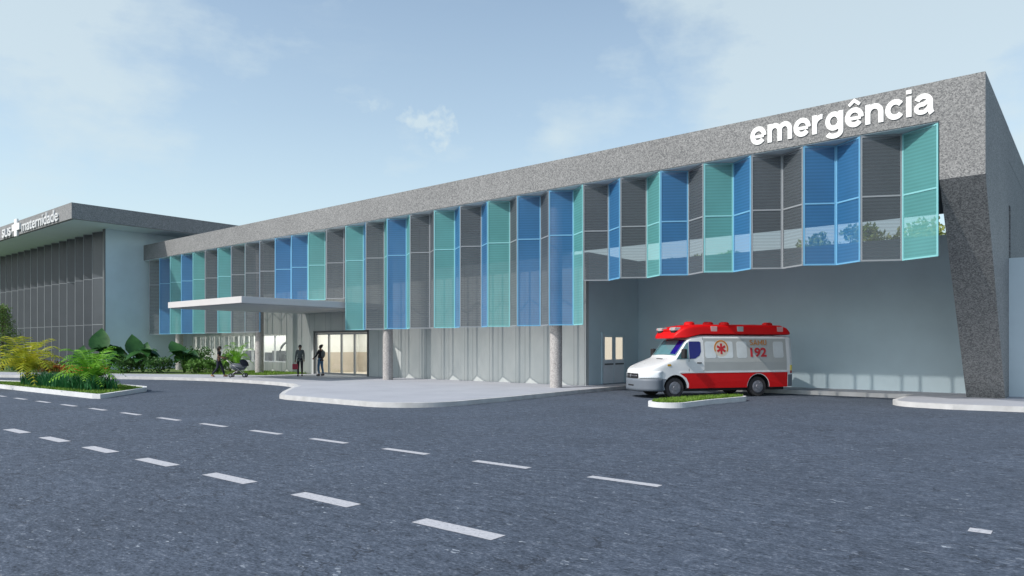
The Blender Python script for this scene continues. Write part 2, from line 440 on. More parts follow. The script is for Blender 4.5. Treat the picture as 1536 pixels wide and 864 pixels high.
# leaning pillar: fin with a sloping front
px0, px1 = -3.31, XR+.003
prof = [(YF-.003, ZT+.003), (YF-.003, 6.33), (27.25, .15), (28.45, .15), (28.45, 7.9), (28.45, ZT+.003)]
p = MB(); n = len(prof)
p.add([(px0,y,z) for y,z in prof]+[(px1,y,z) for y,z in prof],
      [tuple(range(n)), tuple(range(2*n-1,n-1,-1))]+[(i, n+i, n+(i+1)%n, (i+1)%n) for i in range(n)])
p.build('leaning_pillar', 'granite', B, weld=True)
MB().box(-2.75, XR-.004, 28.46, 29.15, 6.5, ZF-.004).box(-2.75, XR-.004, 29.15, 37.75, 4.0, ZF-.004).build('side_wall', 'granite', B)
# walls behind the screen
def wall_with_holes(mb, x0, x1, z0, z1, holes, y0, y1):
    xs = sorted({x0, x1} | {h[0] for h in holes} | {h[1] for h in holes})
    for a, b in zip(xs[:-1], xs[1:]):
        zz = [z0]
        hs = [h for h in holes if h[0] <= a+1e-6 and h[1] >= b-1e-6]
        if not hs: mb.box(a, b, y0, y1, z0, z1)
        else:
            h = hs[0]
            if h[2] > z0: mb.box(a, b, y0, y1, z0, h[2])
            mb.box(a, b, y0, y1, h[3], z1)
DX0, DX1, DZ = -35.85, -30.95, 2.58
WX0, WX1, WZ0, WZ1 = -51.0, -38.9, .78, 2.54
wb = MB(); wall_with_holes(wb, -52.5, -26.2, .15, ZF-.035, [(WX0,WX1,WZ0,WZ1),(DX0,DX1,.15,DZ)], 24.9, 25.12)
wb.box(-26.2, -16.6, 24.9, 25.12, .15, 5.70)
wb.build('clad_wall', 'cladding', B)
# return wall with the double door, and the recessed wall
MB().box(-16.85, -16.6, 25.121, 29.3, .15, 5.79).build('return_wall', 'recess', B)
MB().box(-16.85, -2.3, 29.3, 29.55, .15, 5.79).build('recessed_wall', 'recess', B)
MB().box(-26.45, -26.21, 25.13, 37.7, .15, ZF-.04).build('cross_wall', 'recess', B)
MB().box(-2.75, 14, 28.46, 28.72, .15, 4.72).build('boundary_wall', 'paint', B)
# columns
for cxm in (-16.74, -27.0, -38.7, -48.9):
    MB().tube([(cxm,22.97,.15),(cxm,22.97,ZF-.03)], .245, 24).build('column', 'column', B, smooth=False)
# screen teeth
TEETH = [('grey','teal'),('blue','blue'),('grey','grey'),('teal','blue'),('blue','grey'),('grey','teal'),('grey','blue'),('blue','teal'),('blue','grey'),('teal','grey'),
         ('grey','blue'),('teal','blue'),('grey','grey'),('blue','teal'),('grey','teal'),('teal','blue'),('grey','grey'),('teal','grey'),('blue','teal'),('blue','blue'),
         ('grey','blue'),('grey','blue'),('grey','teal'),('teal','blue'),('grey','blue'),('teal','grey'),('blue','teal'),('teal','blue'),('blue','teal'),('grey','blue')]
def sheet_panel(a, b, z0, z1, rails, colr, root, fw=.046, edge=None, sheet=None, name='screen_panel'):
    a = Vector((*a, 0)); b = Vector((*b, 0)); t = (b-a).normalized(); a2 = a+t*.02; b2 = b-t*.02
    s = MB().add([(a2.x,a2.y,z0),(b2.x,b2.y,z0),(b2.x,b2.y,z1),(a2.x,a2.y,z1)], [(0,1,2,3)])
    o = s.build(name, sheet or 'sheet_'+colr, root)
    nrm = Vector((-t.y, t.x, 0))
    f = MB()
    fa, fb = a+t*(fw/2+.004), b-t*(fw/2+.004)
    for q in (fa, fb): f.bar((q.x,q.y,z0), (q.x,q.y,z1), fw, .03, up=nrm)
    ia, ib = a+t*(fw+.004), b-t*(fw+.004)
    for z in [z0+fw/2, z1-fw/2]+rails: f.bar((ia.x,ia.y,z), (ib.x,ib.y,z), .028, fw)
    f.build('panel_frame', edge or 'edge_'+colr, o)
    return o
XS = [-5.29-1.602*k for k in range(30)]
cap = MB()
for kk, (lc, sc_) in enumerate(TEETH):
    xl = XS[kk]; xr = XS[kk-1] if kk else -3.335
    zb = ZS if (kk <= 6 or 16 <= kk <= 20) else ZL
    rails = [ZR] + ([ZS] if False else [])
    xm = (xl+xr)/2
    sheet_panel((xl,YF+.02), (xm,YI), zb, ZF-.05, rails, lc, B)
    sheet_panel((xm,YI), (xr,YF+.02), zb, ZF-.05, rails, sc_, B)
# entrance canopy
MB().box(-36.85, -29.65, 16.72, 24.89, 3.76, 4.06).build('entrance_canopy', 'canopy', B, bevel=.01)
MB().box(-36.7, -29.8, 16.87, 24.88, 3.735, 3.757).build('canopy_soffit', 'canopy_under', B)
# entrance doors
def glazed(x0, x1, z0, z1, y, nx, fw, root, name, fm='frame_grey', rails=()):
    fr = MB()
    fr.box(x0, x1, y-.05, y+.05, z1-fw, z1).box(x0, x1, y-.05, y+.05, z0, z0+fw)
    for i in range(nx+1):
        xx = x0+(x1-x0-fw)*i/nx; fr.box(xx, xx+fw, y-.052, y+.052, z0+fw, z1-fw)
    for z in rails: fr.box(x0+fw, x1-fw, y-.045, y+.045, z-.025, z+.025)
    o = fr.build(name, fm, root)
    MB().add([(x0+.02,y,z0+.02),(x1-.02,y,z0+.02),(x1-.02,y,z1-.02),(x0+.02,y,z1-.02)], [(0,1,2,3)]).build('glass_pane', 'glass', o)
    return o
glazed(DX0+.01, DX1-.01, .16, DZ-.01, 25.0, 4, .10, B, 'entrance_door', 'frame_grey')
d = MB().box(DX0-.08, DX0-.002, 24.84, 24.899, .15, DZ+.12).box(DX1+.002, DX1+.08, 24.84, 24.899, .15, DZ+.12).box(DX0-.08, DX1+.08, 24.835, 24.898, DZ+.002, DZ+.11)
d.build('door_surround', 'frame_dark', B)
# lobby and waiting room behind the glass
lob = MB().box(-37, -29, 29, 29.1, 1.42, 3.4).box(-37, -29, 25.13, 29, 3.0, 3.08)
lob.box(-37.1, -37, 25.13, 29.1, .15, 3.4).box(-29, -28.9, 25.13, 29.1, .15, 3.4)
lob.build('lobby_wall', 'room_white', B)
MB().box(-37, -29, 28.9, 28.998, .16, 1.42).box(-37, -29, 25.13, 28.9, .14, .17).box(-36.998, -36.9, 25.2, 28.9, .17, 1.42).build('lobby_dado', 'room_beige', B)
MB().box(-36.2, -29.6, 25.2, 28.5, 2.95, 2.995).build('ceiling_lamp', 'ceiling_lamp', B)
wr = MB().box(-52, -37.2, 27.6, 27.7, .15, 3.2).box(-52, -37.2, 25.13, 27.6, 2.9, 3.0).box(-52, -37.2, 25.13, 27.6, .14, .17).box(-52.1, -52, 25.13, 27.7, .15, 3.2)
wr.build('waiting_room', 'room_white', B)
MB().box(-50, -38, 25.2, 27.3, 2.84, 2.895).build('ceiling_lamp', 'ceiling_lamp', B)
dk = MB()
for i in range(9):
    xx = -49.4+i*1.3; dk.box(xx, xx+.85, 26.4, 27.0, .17, 1.25+.12*(i%3))
dk.build('waiting_counter', 'desk', B)
glazed(WX0+.01, WX1-.01, WZ0+.01, WZ1-.01, 25.0, 9, .06, B, 'ribbon_window', 'white_metal')
bl = MB(); xx = WX0+.1
while xx < -42.6:
    bl.box(xx, xx+random.uniform(.5, .58), 25.2, 25.22, 1.62, 2.5); xx += .66
bl.build('window_blind', 'blind', B)
# curved reception arch seen through the window
arch = [( -40.1+1.2*math.cos(R(a)), 26.0, 1.35+.75*math.sin(R(a))) for a in range(60, 185, 12)]
MB().tube(arch, .07, 8).build('reception_arch', 'desk', B)
# service double door in the return wall
dd = empty  # noqa
DY0, DY1 = 26.17, 27.96
df = MB().box(-16.6, -16.545, DY0-.07, DY0, .16, 2.42).box(-16.6, -16.545, DY1, DY1+.07, .16, 2.42).box(-16.6, -16.545, DY0, DY1, 2.34, 2.42)
sd = df.build('service_door', 'recess', B)
for i in range(2):
    y0 = DY0+.004+i*(DY1-DY0)/2; y1 = y0+(DY1-DY0)/2-.008
    lf = MB().box(-16.6, -16.56, y0, y1, .17, 2.335).build('door_leaf', 'recess', sd)
    MB().box(-16.559, -16.553, y0+.02, y1-.02, .18, 1.28).build('kick_plate', 'kick', sd)
    MB().box(-16.559, -16.552, y0+.16, y1-.16, 1.22, 2.2).build('vision_panel', 'lit_glass', sd)
    MB().box(-16.552, -16.50, y0+.12, y1-.12, .99, 1.05).build('push_bar', 'frame_dark', sd)
MB().box(-16.57, -16.545, DY0+.02, DY0+.12, 1.9, 2.33).build('door_plate', 'white_metal', sd)

# ------------------------------------------------------------------ lettering
def sign_text(name, body, x0, x1, zb, ysurf, size, offset, root_tag, ext=.05, stretch=None, parent=None):
    me = text_mesh(body, size, ext, offset)
    a = min(v.co.x for v in me.vertices); b = max(v.co.x for v in me.vertices)
    k = (x1-x0)/(b-a)
    o = bpy.data.objects.new(name, me); C.objects.link(o)
    for v in me.vertices:
        x, y, z = v.co; v.co = (x0+(x-a)*k, ysurf-ext-z-.004, zb+y)
    me.materials.append(M['lettering_dull'])
    if parent:
        off = OFF[parent.name]
        for v in me.vertices: v.co -= off
        o.parent = parent
    return o

def stroke(mb, pts, w_, front, back, close=False):
    P = [Vector((a, b)) for a, b in pts]; n = len(P); Lf = []; Rt = []
    for i, p in enumerate(P):
        a = P[i-1] if (i or close) else p; b = P[(i+1) % n] if (i < n-1 or close) else p
        t = (b-a).normalized(); nn = Vector((-t.y, t.x))
        k = 1.0
        if (i and i < n-1) or close:
            t1 = (p-a).normalized(); k = 1/max(.5, abs(Vector((-t1.y, t1.x)).dot(nn)))
        Lf.append(p+nn*w_/2*k); Rt.append(p-nn*w_/2*k)
    vs = [(q.x, front, q.y) for q in Lf]+[(q.x, front, q.y) for q in Rt]+[(q.x, back, q.y) for q in Lf]+[(q.x, back, q.y) for q in Rt]
    fs = []
    for i in range(n if close else n-1):
        j = (i+1) % n
        fs += [(i, j, n+j, n+i), (2*n+i, 3*n+i, 3*n+j, 2*n+j), (i, 2*n+i, 2*n+j, j), (n+i, n+j, 3*n+j, 3*n+i)]
    if not close: fs += [(0, n, 3*n, 2*n), (n-1, 3*n-1, 4*n-1, 2*n-1)]
    mb.add(vs, fs)
def ell(cx_, cy_, rx, ry, a0, a1, n=16):
    return [(cx_+rx*math.cos(R(a0+(a1-a0)*i/n)), cy_+ry*math.sin(R(a0+(a1-a0)*i/n))) for i in range(n+1)]
T_ = .262
GL = {
 'e': (.98, [(ell(.49,.5,.365,.375,-4,322,26), T_), ([(.14,.45),(.84,.45)], .17)]),
 'm': (1.47, [([(.125,0),(.125,1)], T_), (ell(.43,.55,.305,.325,178,0,12)+[(.735,0)], T_), (ell(1.04,.55,.305,.325,178,0,12)+[(1.345,0)], T_)]),
 'r': (.64, [([(.125,0),(.125,1)], T_), (ell(.52,.44,.39,.43,178,82,10), T_)]),
 'g': (.98, [(ell(.46,.51,.335,.365,0,340,26)+[(.795,.51)], T_), ([(.85,1.0)]+[(.85,-.02)]+ell(.47,-.04,.38,.235,0,-158,14), T_)]),
 'n': (.92, [([(.125,0),(.125,1)], T_), (ell(.46,.53,.335,.345,178,0,12)+[(.795,0)], T_)]),
 'c': (.94, [(ell(.49,.5,.365,.375,38,322,24), T_)]),
 'i': (.25, [([(.125,0),(.125,1)], T_), ([(.125,1.13),(.125,1.33)], T_)]),
 'a': (.98, [(ell(.47,.58,.33,.30,158,0,12)+[(.80,.22),(.84,.06),(.88,0)], T_), ([(.80,.60),(.60,.56)]+ell(.40,.30,.275,.195,75,300,12)+[(.66,.22),(.80,.40)], .21)]),
 'ê': (.98, [(ell(.49,.5,.365,.375,-4,322,26), T_), ([(.14,.45),(.84,.45)], .17), ([(.20,1.13),(.49,1.36),(.78,1.13)], .17)]),
}
def stroke_word(word, x0, x1, zb, xh, front, back):
    mb = MB(); x = 0; tmp = []
    for ch in word:
        w_, st = GL[ch]
        for i, (pts, t) in enumerate(st): tmp.append(([(a+x, b) for a, b in pts], t, i))
        x += w_+.10
    x -= .10; kx = (x1-x0)/x
    for pts, t, i in tmp:
        m2 = MB(); stroke(m2, pts, t, 0, 1)
        mb.add([(x0+v[0]*kx, front-.002*i if v[1] == 0 else back, zb+v[2]*xh) for v in m2.v], m2.f)
    return mb
o = stroke_word('emergência', -8.50, -3.43, 8.17, .565, YF-.03, YF-.004).build('building_sign', 'lettering')
tag(o, 'white raised letters reading emergência on the granite band above the ambulance bay', 'sign')

# ------------------------------------------------------------------ maternity wing
MW = empty('maternity_building', (-60, 20, .15))
tag(MW, 'grey wing at the far left with dark vertical fins and a deep overhanging granite roof', 'building')
MB().box(-100, -50.1, 16.7, 46, 9.9, 10.92).build('roof_slab', 'granite', MW)
MB().box(-99.9, -50.3, 16.9, 45.8, 9.875, 9.897).build('roof_soffit', 'soffit', MW)
MB().box(-52.9, -52.6, 19.62, 46, .15, 9.875).build('end_wall', 'paint', MW)
MB().box(-52.9, -52.59, 19.55, 19.618, .15, 9.87).build('added_edge_cover', 'frame_dark', MW)  # added dark strip hiding the sunlit front edge of the end wall
MB().box(-99, -52.9, 20.7, 21, .15, 9.875).build('front_wall', 'frame_dark', MW)
x = -52.62
for i in range(22):
    w_ = 2.3 if i == 0 else 1.63
    xl = x-w_; xm = x-.48*w_ if i else x-.35
    # the long leaf turns to the road, the short one closes the fold
    sheet_panel((xl,19.62), (xm,20.14), .2, 9.86, [6.6, 3.32], 'grey', MW, .038, 'edge_dark', 'sheet_dark', 'fin_panel')
    sheet_panel((xm,20.14), (x,19.62), .2, 9.86, [6.6, 3.32], 'grey', MW, .038, 'edge_dark', 'sheet_dark', 'fin_panel')
    x = xl
ms = empty('roof_sign', (-58, 16.7, 10.0))
tag(ms, 'white lettering reading SUS and maternidade with a plus emblem on the far left roof edge', 'sign')
sign_text('maternity_lettering', 'maternidade', -59.5, -52.3, 10.02, 16.7, 1.12, .012, None, .04, parent=ms)
sign_text('health_lettering', 'SUS', -64.0, -61.9, 10.0, 16.7, .86, .02, None, .05, parent=ms)
cr = MB().box(-60.95, -60.4, 16.56, 16.69, 9.80, 11.05).box(-61.5, -60.95, 16.56, 16.69, 10.22, 10.70).box(-60.4, -59.85, 16.56, 16.69, 10.22, 10.70)
cr.build('plus_emblem', 'lettering', ms)

# ------------------------------------------------------------------ planting beds
bed = [(-100,2),(-60,11.2),(-54,14.1),(-47,16.9),(-43.6,18.6),(-39.6,20.6),(-36.4,21.9),(-36.2,24.88),(-52.55,24.88),(-52.55,19.5),(-100,19.5)]
struct(MB().prism(bed, .10, .17).build('planting_bed', 'lawn_base'))
isl = [(-44,9.0),(-36.8,9.30),(-26.75,9.55),(-26.45,9.70),(-26.6,9.95),(-29.2,12.4),(-30.2,12.85),(-32.3,12.85),(-44,9.7)]
struct(MB().prism(inset(isl, .14), -.02, .135).build('island_lawn', 'lawn_base'))
def kerb_ring(poly, wdt, h, name, m):
    ip = inset(poly, wdt); mb = MB(); n = len(poly)
    for i in range(n):
        j = (i+1)%n
        mb.add([(*poly[i],-.02),(*poly[j],-.02),(*poly[j],h),(*poly[i],h),(*ip[i],h),(*ip[j],h),(*ip[i],.05),(*ip[j],.05)], [(0,1,2,3),(3,2,5,4),(4,5,7,6)])
    return struct(mb.build(name, m, weld=True))
kerb_ring(isl, .143, .16, 'island_kerb', 'kerb_white')
isl2 = arc(-9.95, 19.42, .62, 180, 350, 22) + [(-9.25,21.0),(-8.95,22.7)] + arc(-9.25,22.9,.3,0,110,4) + [(-9.75,22.6),(-10.35,20.8)]
struct(MB().prism(inset(isl2, .10), -.02, .13).build('island_lawn', 'lawn_base'))
kerb_ring(isl2, .103, .155, 'island_kerb', 'kerb_white')
def inside(poly, x, y):
    c = False; j = len(poly)-1
    for i in range(len(poly)):
        if (poly[i][1] > y) != (poly[j][1] > y) and x < (poly[j][0]-poly[i][0])*(y-poly[i][1])/(poly[j][1]-poly[i][1])+poly[i][0]: c = not c
        j = i
    return c
def grass(poly, z, n, h, name, m='grass', wd=.02):
    xs = [p[0] for p in poly]; ys = [p[1] for p in poly]; mb = MB(); k_ = 0
    while k_ < n:
        x, y = random.uniform(min(xs), max(xs)), random.uniform(min(ys), max(ys))
        if not inside(poly, x, y): continue
        k_ += 1; a = random.uniform(0, 6.28); hh = h*random.uniform(.5, 1.2); l = random.uniform(-.5, .5)*hh
        dx, dy = math.cos(a)*wd, math.sin(a)*wd
        mb.add([(x-dx,y-dy,z),(x+dx,y+dy,z),(x-dy*l/wd,y+dx*l/wd,z+hh)], [(0,1,2)])
    return tag(mb.build(name, m), kind='stuff')
g = grass(inset(isl2, .12), .125, 5200, .11, 'grass'); tag(g, 'bright short grass filling the small kerbed island in front of the ambulance', 'grass')
g = grass([(-40,9.35),(-27,9.72),(-29.3,12.2),(-32.3,12.6)], .13, 9000, .10, 'grass'); tag(g, 'short grass on the kerbed traffic island under the fern palms', 'grass')
g = grass([(-41,20.3),(-36.4,22.0),(-36.4,24.8),(-42,24.8)], .165, 4000, .12, 'grass'); tag(g, 'strip of lawn along the clad wall under the ribbon window', 'grass')

# ------------------------------------------------------------------ plants
def frond(mb, base, az, ln, rise, droop, lw, nl=16, up0=1.0):
    d = Vector((math.cos(az), math.sin(az), 0)); sdv = Vector((-d.y, d.x, 0))
    pts = []
    for i in range(nl+1):
        t = i/nl; pts.append(base + d*ln*(t*.75+.25*t*t) + Vector((0,0,rise*(t*1.75-t*t*.75) - droop*t**3)))
    mb.tube(pts[::2] if nl % 2 == 0 else pts, [.016*(1-.8*i/(len(pts[::2])-1)) for i in range(len(pts[::2]))], 4)
    for i in range(2, nl+1):
        t = i/nl; p = pts[i]; tg = (pts[i]-pts[i-1]).normalized()
        w_ = lw*math.sin(math.pi*min(1, .10+t*.86))**.7
        for sgn in (-1, 1):
            tip = p + sdv*sgn*w_*.85 + tg*w_*.55 + Vector((0,0,-w_*random.uniform(.12,.5)))
            hw = ln/nl*.46
            mb.add([p-tg*hw*.6, p+tg*hw, tip+tg*hw*.2, tip-tg*hw*.3], [(0,1,2,3)])
def fern_palm(name, x, y, z, n, ln, rise, leafm_, label, trunk_h=.35, cat='fern palm'):
    r = empty(name, (x,y,z)); tag(r, label, cat)
    MB().tube([(x,y,z-.03),(x+.03,y,z+trunk_h*.5),(x,y+.02,z+trunk_h)], [.16,.14,.10], 9).build('trunk', 'bark', r, True)
    mb = MB()
    for i in range(n):
        az = 2.4*i+random.uniform(-.2,.2); k_ = i/n
        l_ = ln*random.uniform(.85, 1.12)*(1-.35*k_)
        frond(mb, Vector((x,y,z+trunk_h)), az, l_, rise*(.35+.85*k_), rise*(.50-.28*k_)*random.uniform(.7,1.3), .24*ln)
    mb.build('fronds', leafm_, r)
    return r
fern_palm('fern_palm', -35.2, 10.05, .13, 27, 1.75, 1.6, 'frond_yellow', 'yellowing fern palm on the left end of the traffic island', .55)
fern_palm('fern_palm', -29.75, 10.6, .13, 30, 1.38, 1.35, 'frond_green', 'bright green fern palm near the right tip of the traffic island', .35)
fern_palm('garden_palm', -40.2, 22.4, .16, 18, 1.15, 1.5, 'frond_green', 'light green palm by the ribbon window behind the stroller', .5, 'palm')
# iris border
mb = MB()
for i in range(1500):
    t = random.random(); x = -35.2+t*6.6; y = 10.05+.35*t+random.uniform(-.25, .75)
    if not inside(isl, x, y): continue
    if abs(x+29.75) < .25 and abs(y-10.6) < .25: continue
    h = random.uniform(.35, .68); a = random.uniform(0, 6.28); l = random.uniform(.05, .3); wd = .022
    dx, dy = math.cos(a), math.sin(a); nx, ny = -dy*wd, dx*wd
    mb.add([(x-nx,y-ny,.13),(x+nx,y+ny,.13),(x+dx*l*.35+nx,y+dy*l*.35+ny,.13+h*.6),(x+dx*l*.35-nx,y+dy*l*.35-ny,.13+h*.6),(x+dx*l,y+dy*l,.13+h)], [(0,1,2,3),(3,2,4)])
tag(mb.build('iris_border', 'iris'), 'dense dark green strap leaves bordering the traffic island', 'ground cover', kind='stuff')
mb = MB(); st = MB()
for i in range(260):
    x = random.uniform(-34.9, -31.3); y = 10.95+(x+35.3)*.14+random.uniform(-.3, .3)
    if not inside(isl, x, y): continue
    h = random.uniform(.5, .82); s_ = random.uniform(.05, .1)
    mb.blob((x,y,.13+h), (s_, s_, s_*.8), 5, 3, .3)
    mb.add([(x-.012,y,.13),(x+.012,y,.13),(x,y,.13+h)], [(0,1,2)])
tag(mb.build('flower_bed', 'flower'), 'orange flowers massed behind the iris border on the traffic island', 'flowers', kind='stuff')
# elephant-ear plants
def big_leaf(mb, p, az, tilt, size):
    d = Vector((math.cos(az)*math.cos(tilt), math.sin(az)*math.cos(tilt), math.sin(tilt))); s_ = Vector((-math.sin(az), math.cos(az), 0)); n_ = d.cross(s_)
    prof_ = [(-.28,.0),(-.22,.26),(0,.42),(.25,.43),(.5,.33),(.75,.17),(1,.0)]
    L = []; Rr = []; Mm = []
    for t, w_ in prof_:
        c = p + d*size*t - n_*size*(.18*t*t); Mm.append(c)
        L.append(c + s_*size*w_ + n_*-size*w_*.22*-1); Rr.append(c - s_*size*w_ + n_*size*w_*.22)
    o = len(prof_)
    fs = []
    for i in range(o-1): fs += [(i, i+1, o+i+1, o+i), (2*o+i, 2*o+i+1, i+1, i)]
    mb.add(Mm+L+Rr, fs)
def elephant_ear(x, y, z, h, n, size, label):
    r = empty('elephant_ear_plant', (x,y,z)); tag(r, label, 'plant', 'broad leaved plants in the bed by the maternity wing')
    lf = MB(); stm = MB()
    for i in range(n):
        az = 2.4*i+random.uniform(-.3,.3); hh = h*random.uniform(.55, 1); rr = .35*h*(1.1-hh/h)+.2
        p = Vector((x+math.cos(az)*rr, y+math.sin(az)*rr, z+hh))
        stm.tube([(x,y,z-.03),(x+math.cos(az)*rr*.4, y+math.sin(az)*rr*.4, z+hh*.6), p], [.035,.028,.015], 5)
        big_leaf(lf, p, az, random.uniform(-.5, .25), size*random.uniform(.75, 1.1))
    # one upright leaf catches the light
    for q in range(3):
        az = R(156)+random.uniform(-.7,.7); p = Vector((x+random.uniform(-.15,.15)+(q-1)*.55*size*.6, y+(q-1)*.35*size, z+h*(1-.22*q)*.95))
        big_leaf(lf, p, az, R(random.uniform(42, 66)), size*(1.3-.15*q))
        stm.tube([(x,y,z),((x+p.x)/2,(y+p.y)/2,z+p.z*.5),p], [.035,.03,.02], 5)
    stm.build('leaf_stalks', 'leaf_light', r, True); lf.build('leaves', 'leaf_big', r, True)
elephant_ear(-46.9, 17.6, .15, 1.75, 9, 1.05, 'tallest broad leaved plant, in front of the end of the dark fins')
elephant_ear(-45.0, 18.9, .15, 1.45, 9, .95, 'broad leaved plant in front of the pale end wall')
elephant_ear(-42.8, 20.4, .15, 1.35, 10, .9, 'broad leaved plant at the foot of the far left column')
elephant_ear(-48.2, 17.0, .15, .9, 8, .8, 'low broad leaved plant behind the green fern palm')
# shrubs: stems and leaf clumps
def leaf_cloud(mb, c, r, n, size, up=.3):
    for i in range(n):
        th = random.uniform(0, 6.28); u = random.uniform(-1, 1); q = random.random()**.4
        s_ = math.sqrt(1-u*u)
        p = Vector((c[0]+r[0]*q*s_*math.cos(th), c[1]+r[1]*q*s_*math.sin(th), c[2]+r[2]*q*u))
        a = Vector((random.gauss(0,1), random.gauss(0,1), random.gauss(0,1)+up)).normalized()
        b = a.cross(Vector((random.gauss(0,1), random.gauss(0,1), random.gauss(0,1)))).normalized()
        l = size*random.uniform(.6, 1.3)
        mb.add([p, p+a*l*.5+b*l*.28, p+a*l, p+a*l*.5-b*l*.28], [(0,1,2,3)])
def shrub(x, y, z, h, r, m, label, n=900, size=.17, group=None, name='garden_shrub'):
    o = empty(name, (x,y,z)); tag(o, label, 'shrub', group)
    st = MB(); lf = MB()
    for i in range(6):
        a = i*1.05+random.uniform(-.3,.3); q = random.uniform(.3,.8)*r; hh = h*random.uniform(.55,.85)
        st.tube([(x,y,z-.03),(x+math.cos(a)*q*.4,y+math.sin(a)*q*.4,z+hh*.5),(x+math.cos(a)*q,y+math.sin(a)*q,z+hh)], [.03,.02,.008], 5)
        leaf_cloud(lf, (x+math.cos(a)*q,y+math.sin(a)*q,z+hh), (r*.5,r*.5,h*.28), n//8, size)
    leaf_cloud(lf, (x,y,z+h*.45), (r*.9,r*.9,h*.45), n//3, size)
    st.build('stems', 'bark', o); lf.build('foliage', m, o)
shrub(-45.6, 18.3, .15, .95, .9, 'leaf_shrub', 'dark shrub under the broad leaves by the pale end wall')
shrub(-43.9, 19.3, .15, 1.0, .9, 'leaf_shrub', 'dark shrub between the two right hand broad leaved plants')
shrub(-41.6, 20.6, .15, .85, .8, 'leaf_light', 'low lighter green shrub right of the far left column')
shrub(-44.0, 21.6, .15, 1.5, 1.0, 'leaf_shrub', 'tall dark shrub against the building under the grey and blue screen end')
shrub(-40.5, 21.2, .15, .75, .7, 'leaf_light', 'low light green shrub just left of the woman with the stroller')
shrub(-41.2, 22.5, .15, 1.5, .55, 'leaf_light', 'thin airy shrub below the ribbon window', 500, .15)
shrub(-48.6, 16.6, .15, .8, .9, 'leaf_shrub', 'dark low shrub behind the orange flowers')
shrub(-51.0, 15.7, .15, .7, 1.0, 'bronze_leaf', 'rust tinted low shrub behind the yellow fern palm')
shrub(-53.5, 14.8, .15, .9, 1.0, 'leaf_shrub', 'dark low shrub at the foot of the feathery tree')
# feathery tree at the far left
def tree(x, y, z, h, cr_, m, label, nclump=30, nleaf=150, size=.42, group=None, droop=0, cw=1.0, low=.35, name='broadleaf_tree'):
    o = empty(name, (x,y,z)); tag(o, label, 'tree', group)
    tk = MB(); lf = MB()
    tk.tube([(x,y,z-.05),(x+.06*h*.3,y,z+h*.25),(x,y+.05,z+h*.5),(x+.1,y,z+h*.8)], [h*.028,h*.022,h*.016,h*.006], 8)
    for i in range(nclump):
        a = 2.4*i+random.uniform(-.4,.4); t = random.uniform(low, 1); hh = h*t
        q = cr_*math.sqrt(max(0.05, 1-((t-.62)/.5)**2))*random.uniform(.45, 1)
        c = Vector((x+math.cos(a)*q*cw, y+math.sin(a)*q, z+hh-droop*q))
        b0 = Vector((x, y, z+hh*random.uniform(.5,.75)))
        tk.tube([b0, (b0+c)/2+Vector((0,0,.15)), c], [h*.009, h*.006, h*.002], 5)
        rr = cr_*random.uniform(.22, .40)
        leaf_cloud(lf, c, (rr, rr, rr*.7), nleaf, size)
    tk.build('trunk', 'bark', o, True); lf.build('crown', m, o)
ft = empty('feathery_tree', (-56.6, 14.7, .15)); tag(ft, 'feathery drooping green tree in front of the dark fins at the left edge', 'tree')
tk = MB(); lf = MB()
tk.tube([(-56.6,14.7,.1),(-56.5,14.7,1.6),(-56.6,14.75,3.6)], [.11,.08,.03], 7)
for i in range(95):
    a = 2.4*i+random.uniform(-.4,.4); t = (i+.5)/95; z0 = .15+.9+3.4*t; ln = (1.9-1.35*t)*random.uniform(.6,1.05)
    dx, dy = math.cos(a)*ln, math.sin(a)*ln
    p0 = Vector((-56.55,14.7,z0)); pts = [p0+Vector((dx*q, dy*q, .9*q-1.5*q*q)) for q in (0,.25,.5,.75,1)]
    tk.tube(pts, [.022,.016,.011,.007,.004], 4)
    for q in range(40):
        u = random.uniform(.2,1.02); c = p0+Vector((dx*u, dy*u, .9*u-1.5*u*u))+Vector((random.gauss(0,.10),random.gauss(0,.10),random.gauss(0,.12)))
        d = Vector((random.gauss(0,.5),random.gauss(0,.5),random.gauss(-.35,.5))).normalized(); w2 = d.cross(Vector((random.gauss(0,1),random.gauss(0,1),.3))).normalized()
        l = random.uniform(.10,.22); lf.add([c, c+d*l*.5+w2*.022, c+d*l, c+d*l*.5-w2*.022], [(0,1,2,3)])
tk.build('trunk', 'bark', ft, True); lf.build('crown', 'leaf_feather', ft)
tree(-29.0, 60, 0, 9.6, 2.3, 'leaf_far', 'small tree behind the recessed wall seen through the blue and grey screen', group='trees behind the recessed wall')
tree(-25.0, 60, 0, 9.8, 2.3, 'leaf_far', 'tree behind the recessed wall seen through the single teal screen panel', group='trees behind the recessed wall')
tree(-15.8, 60, 0, 10.9, 3.4, 'leaf_far', 'tree behind the recessed wall seen through the pair of blue screen panels', group='trees behind the recessed wall')
tree(-11.2, 60, 0, 10.9, 3.6, 'leaf_olive', 'tree behind the recessed wall seen through the last grey and teal screen panels', group='trees behind the recessed wall')
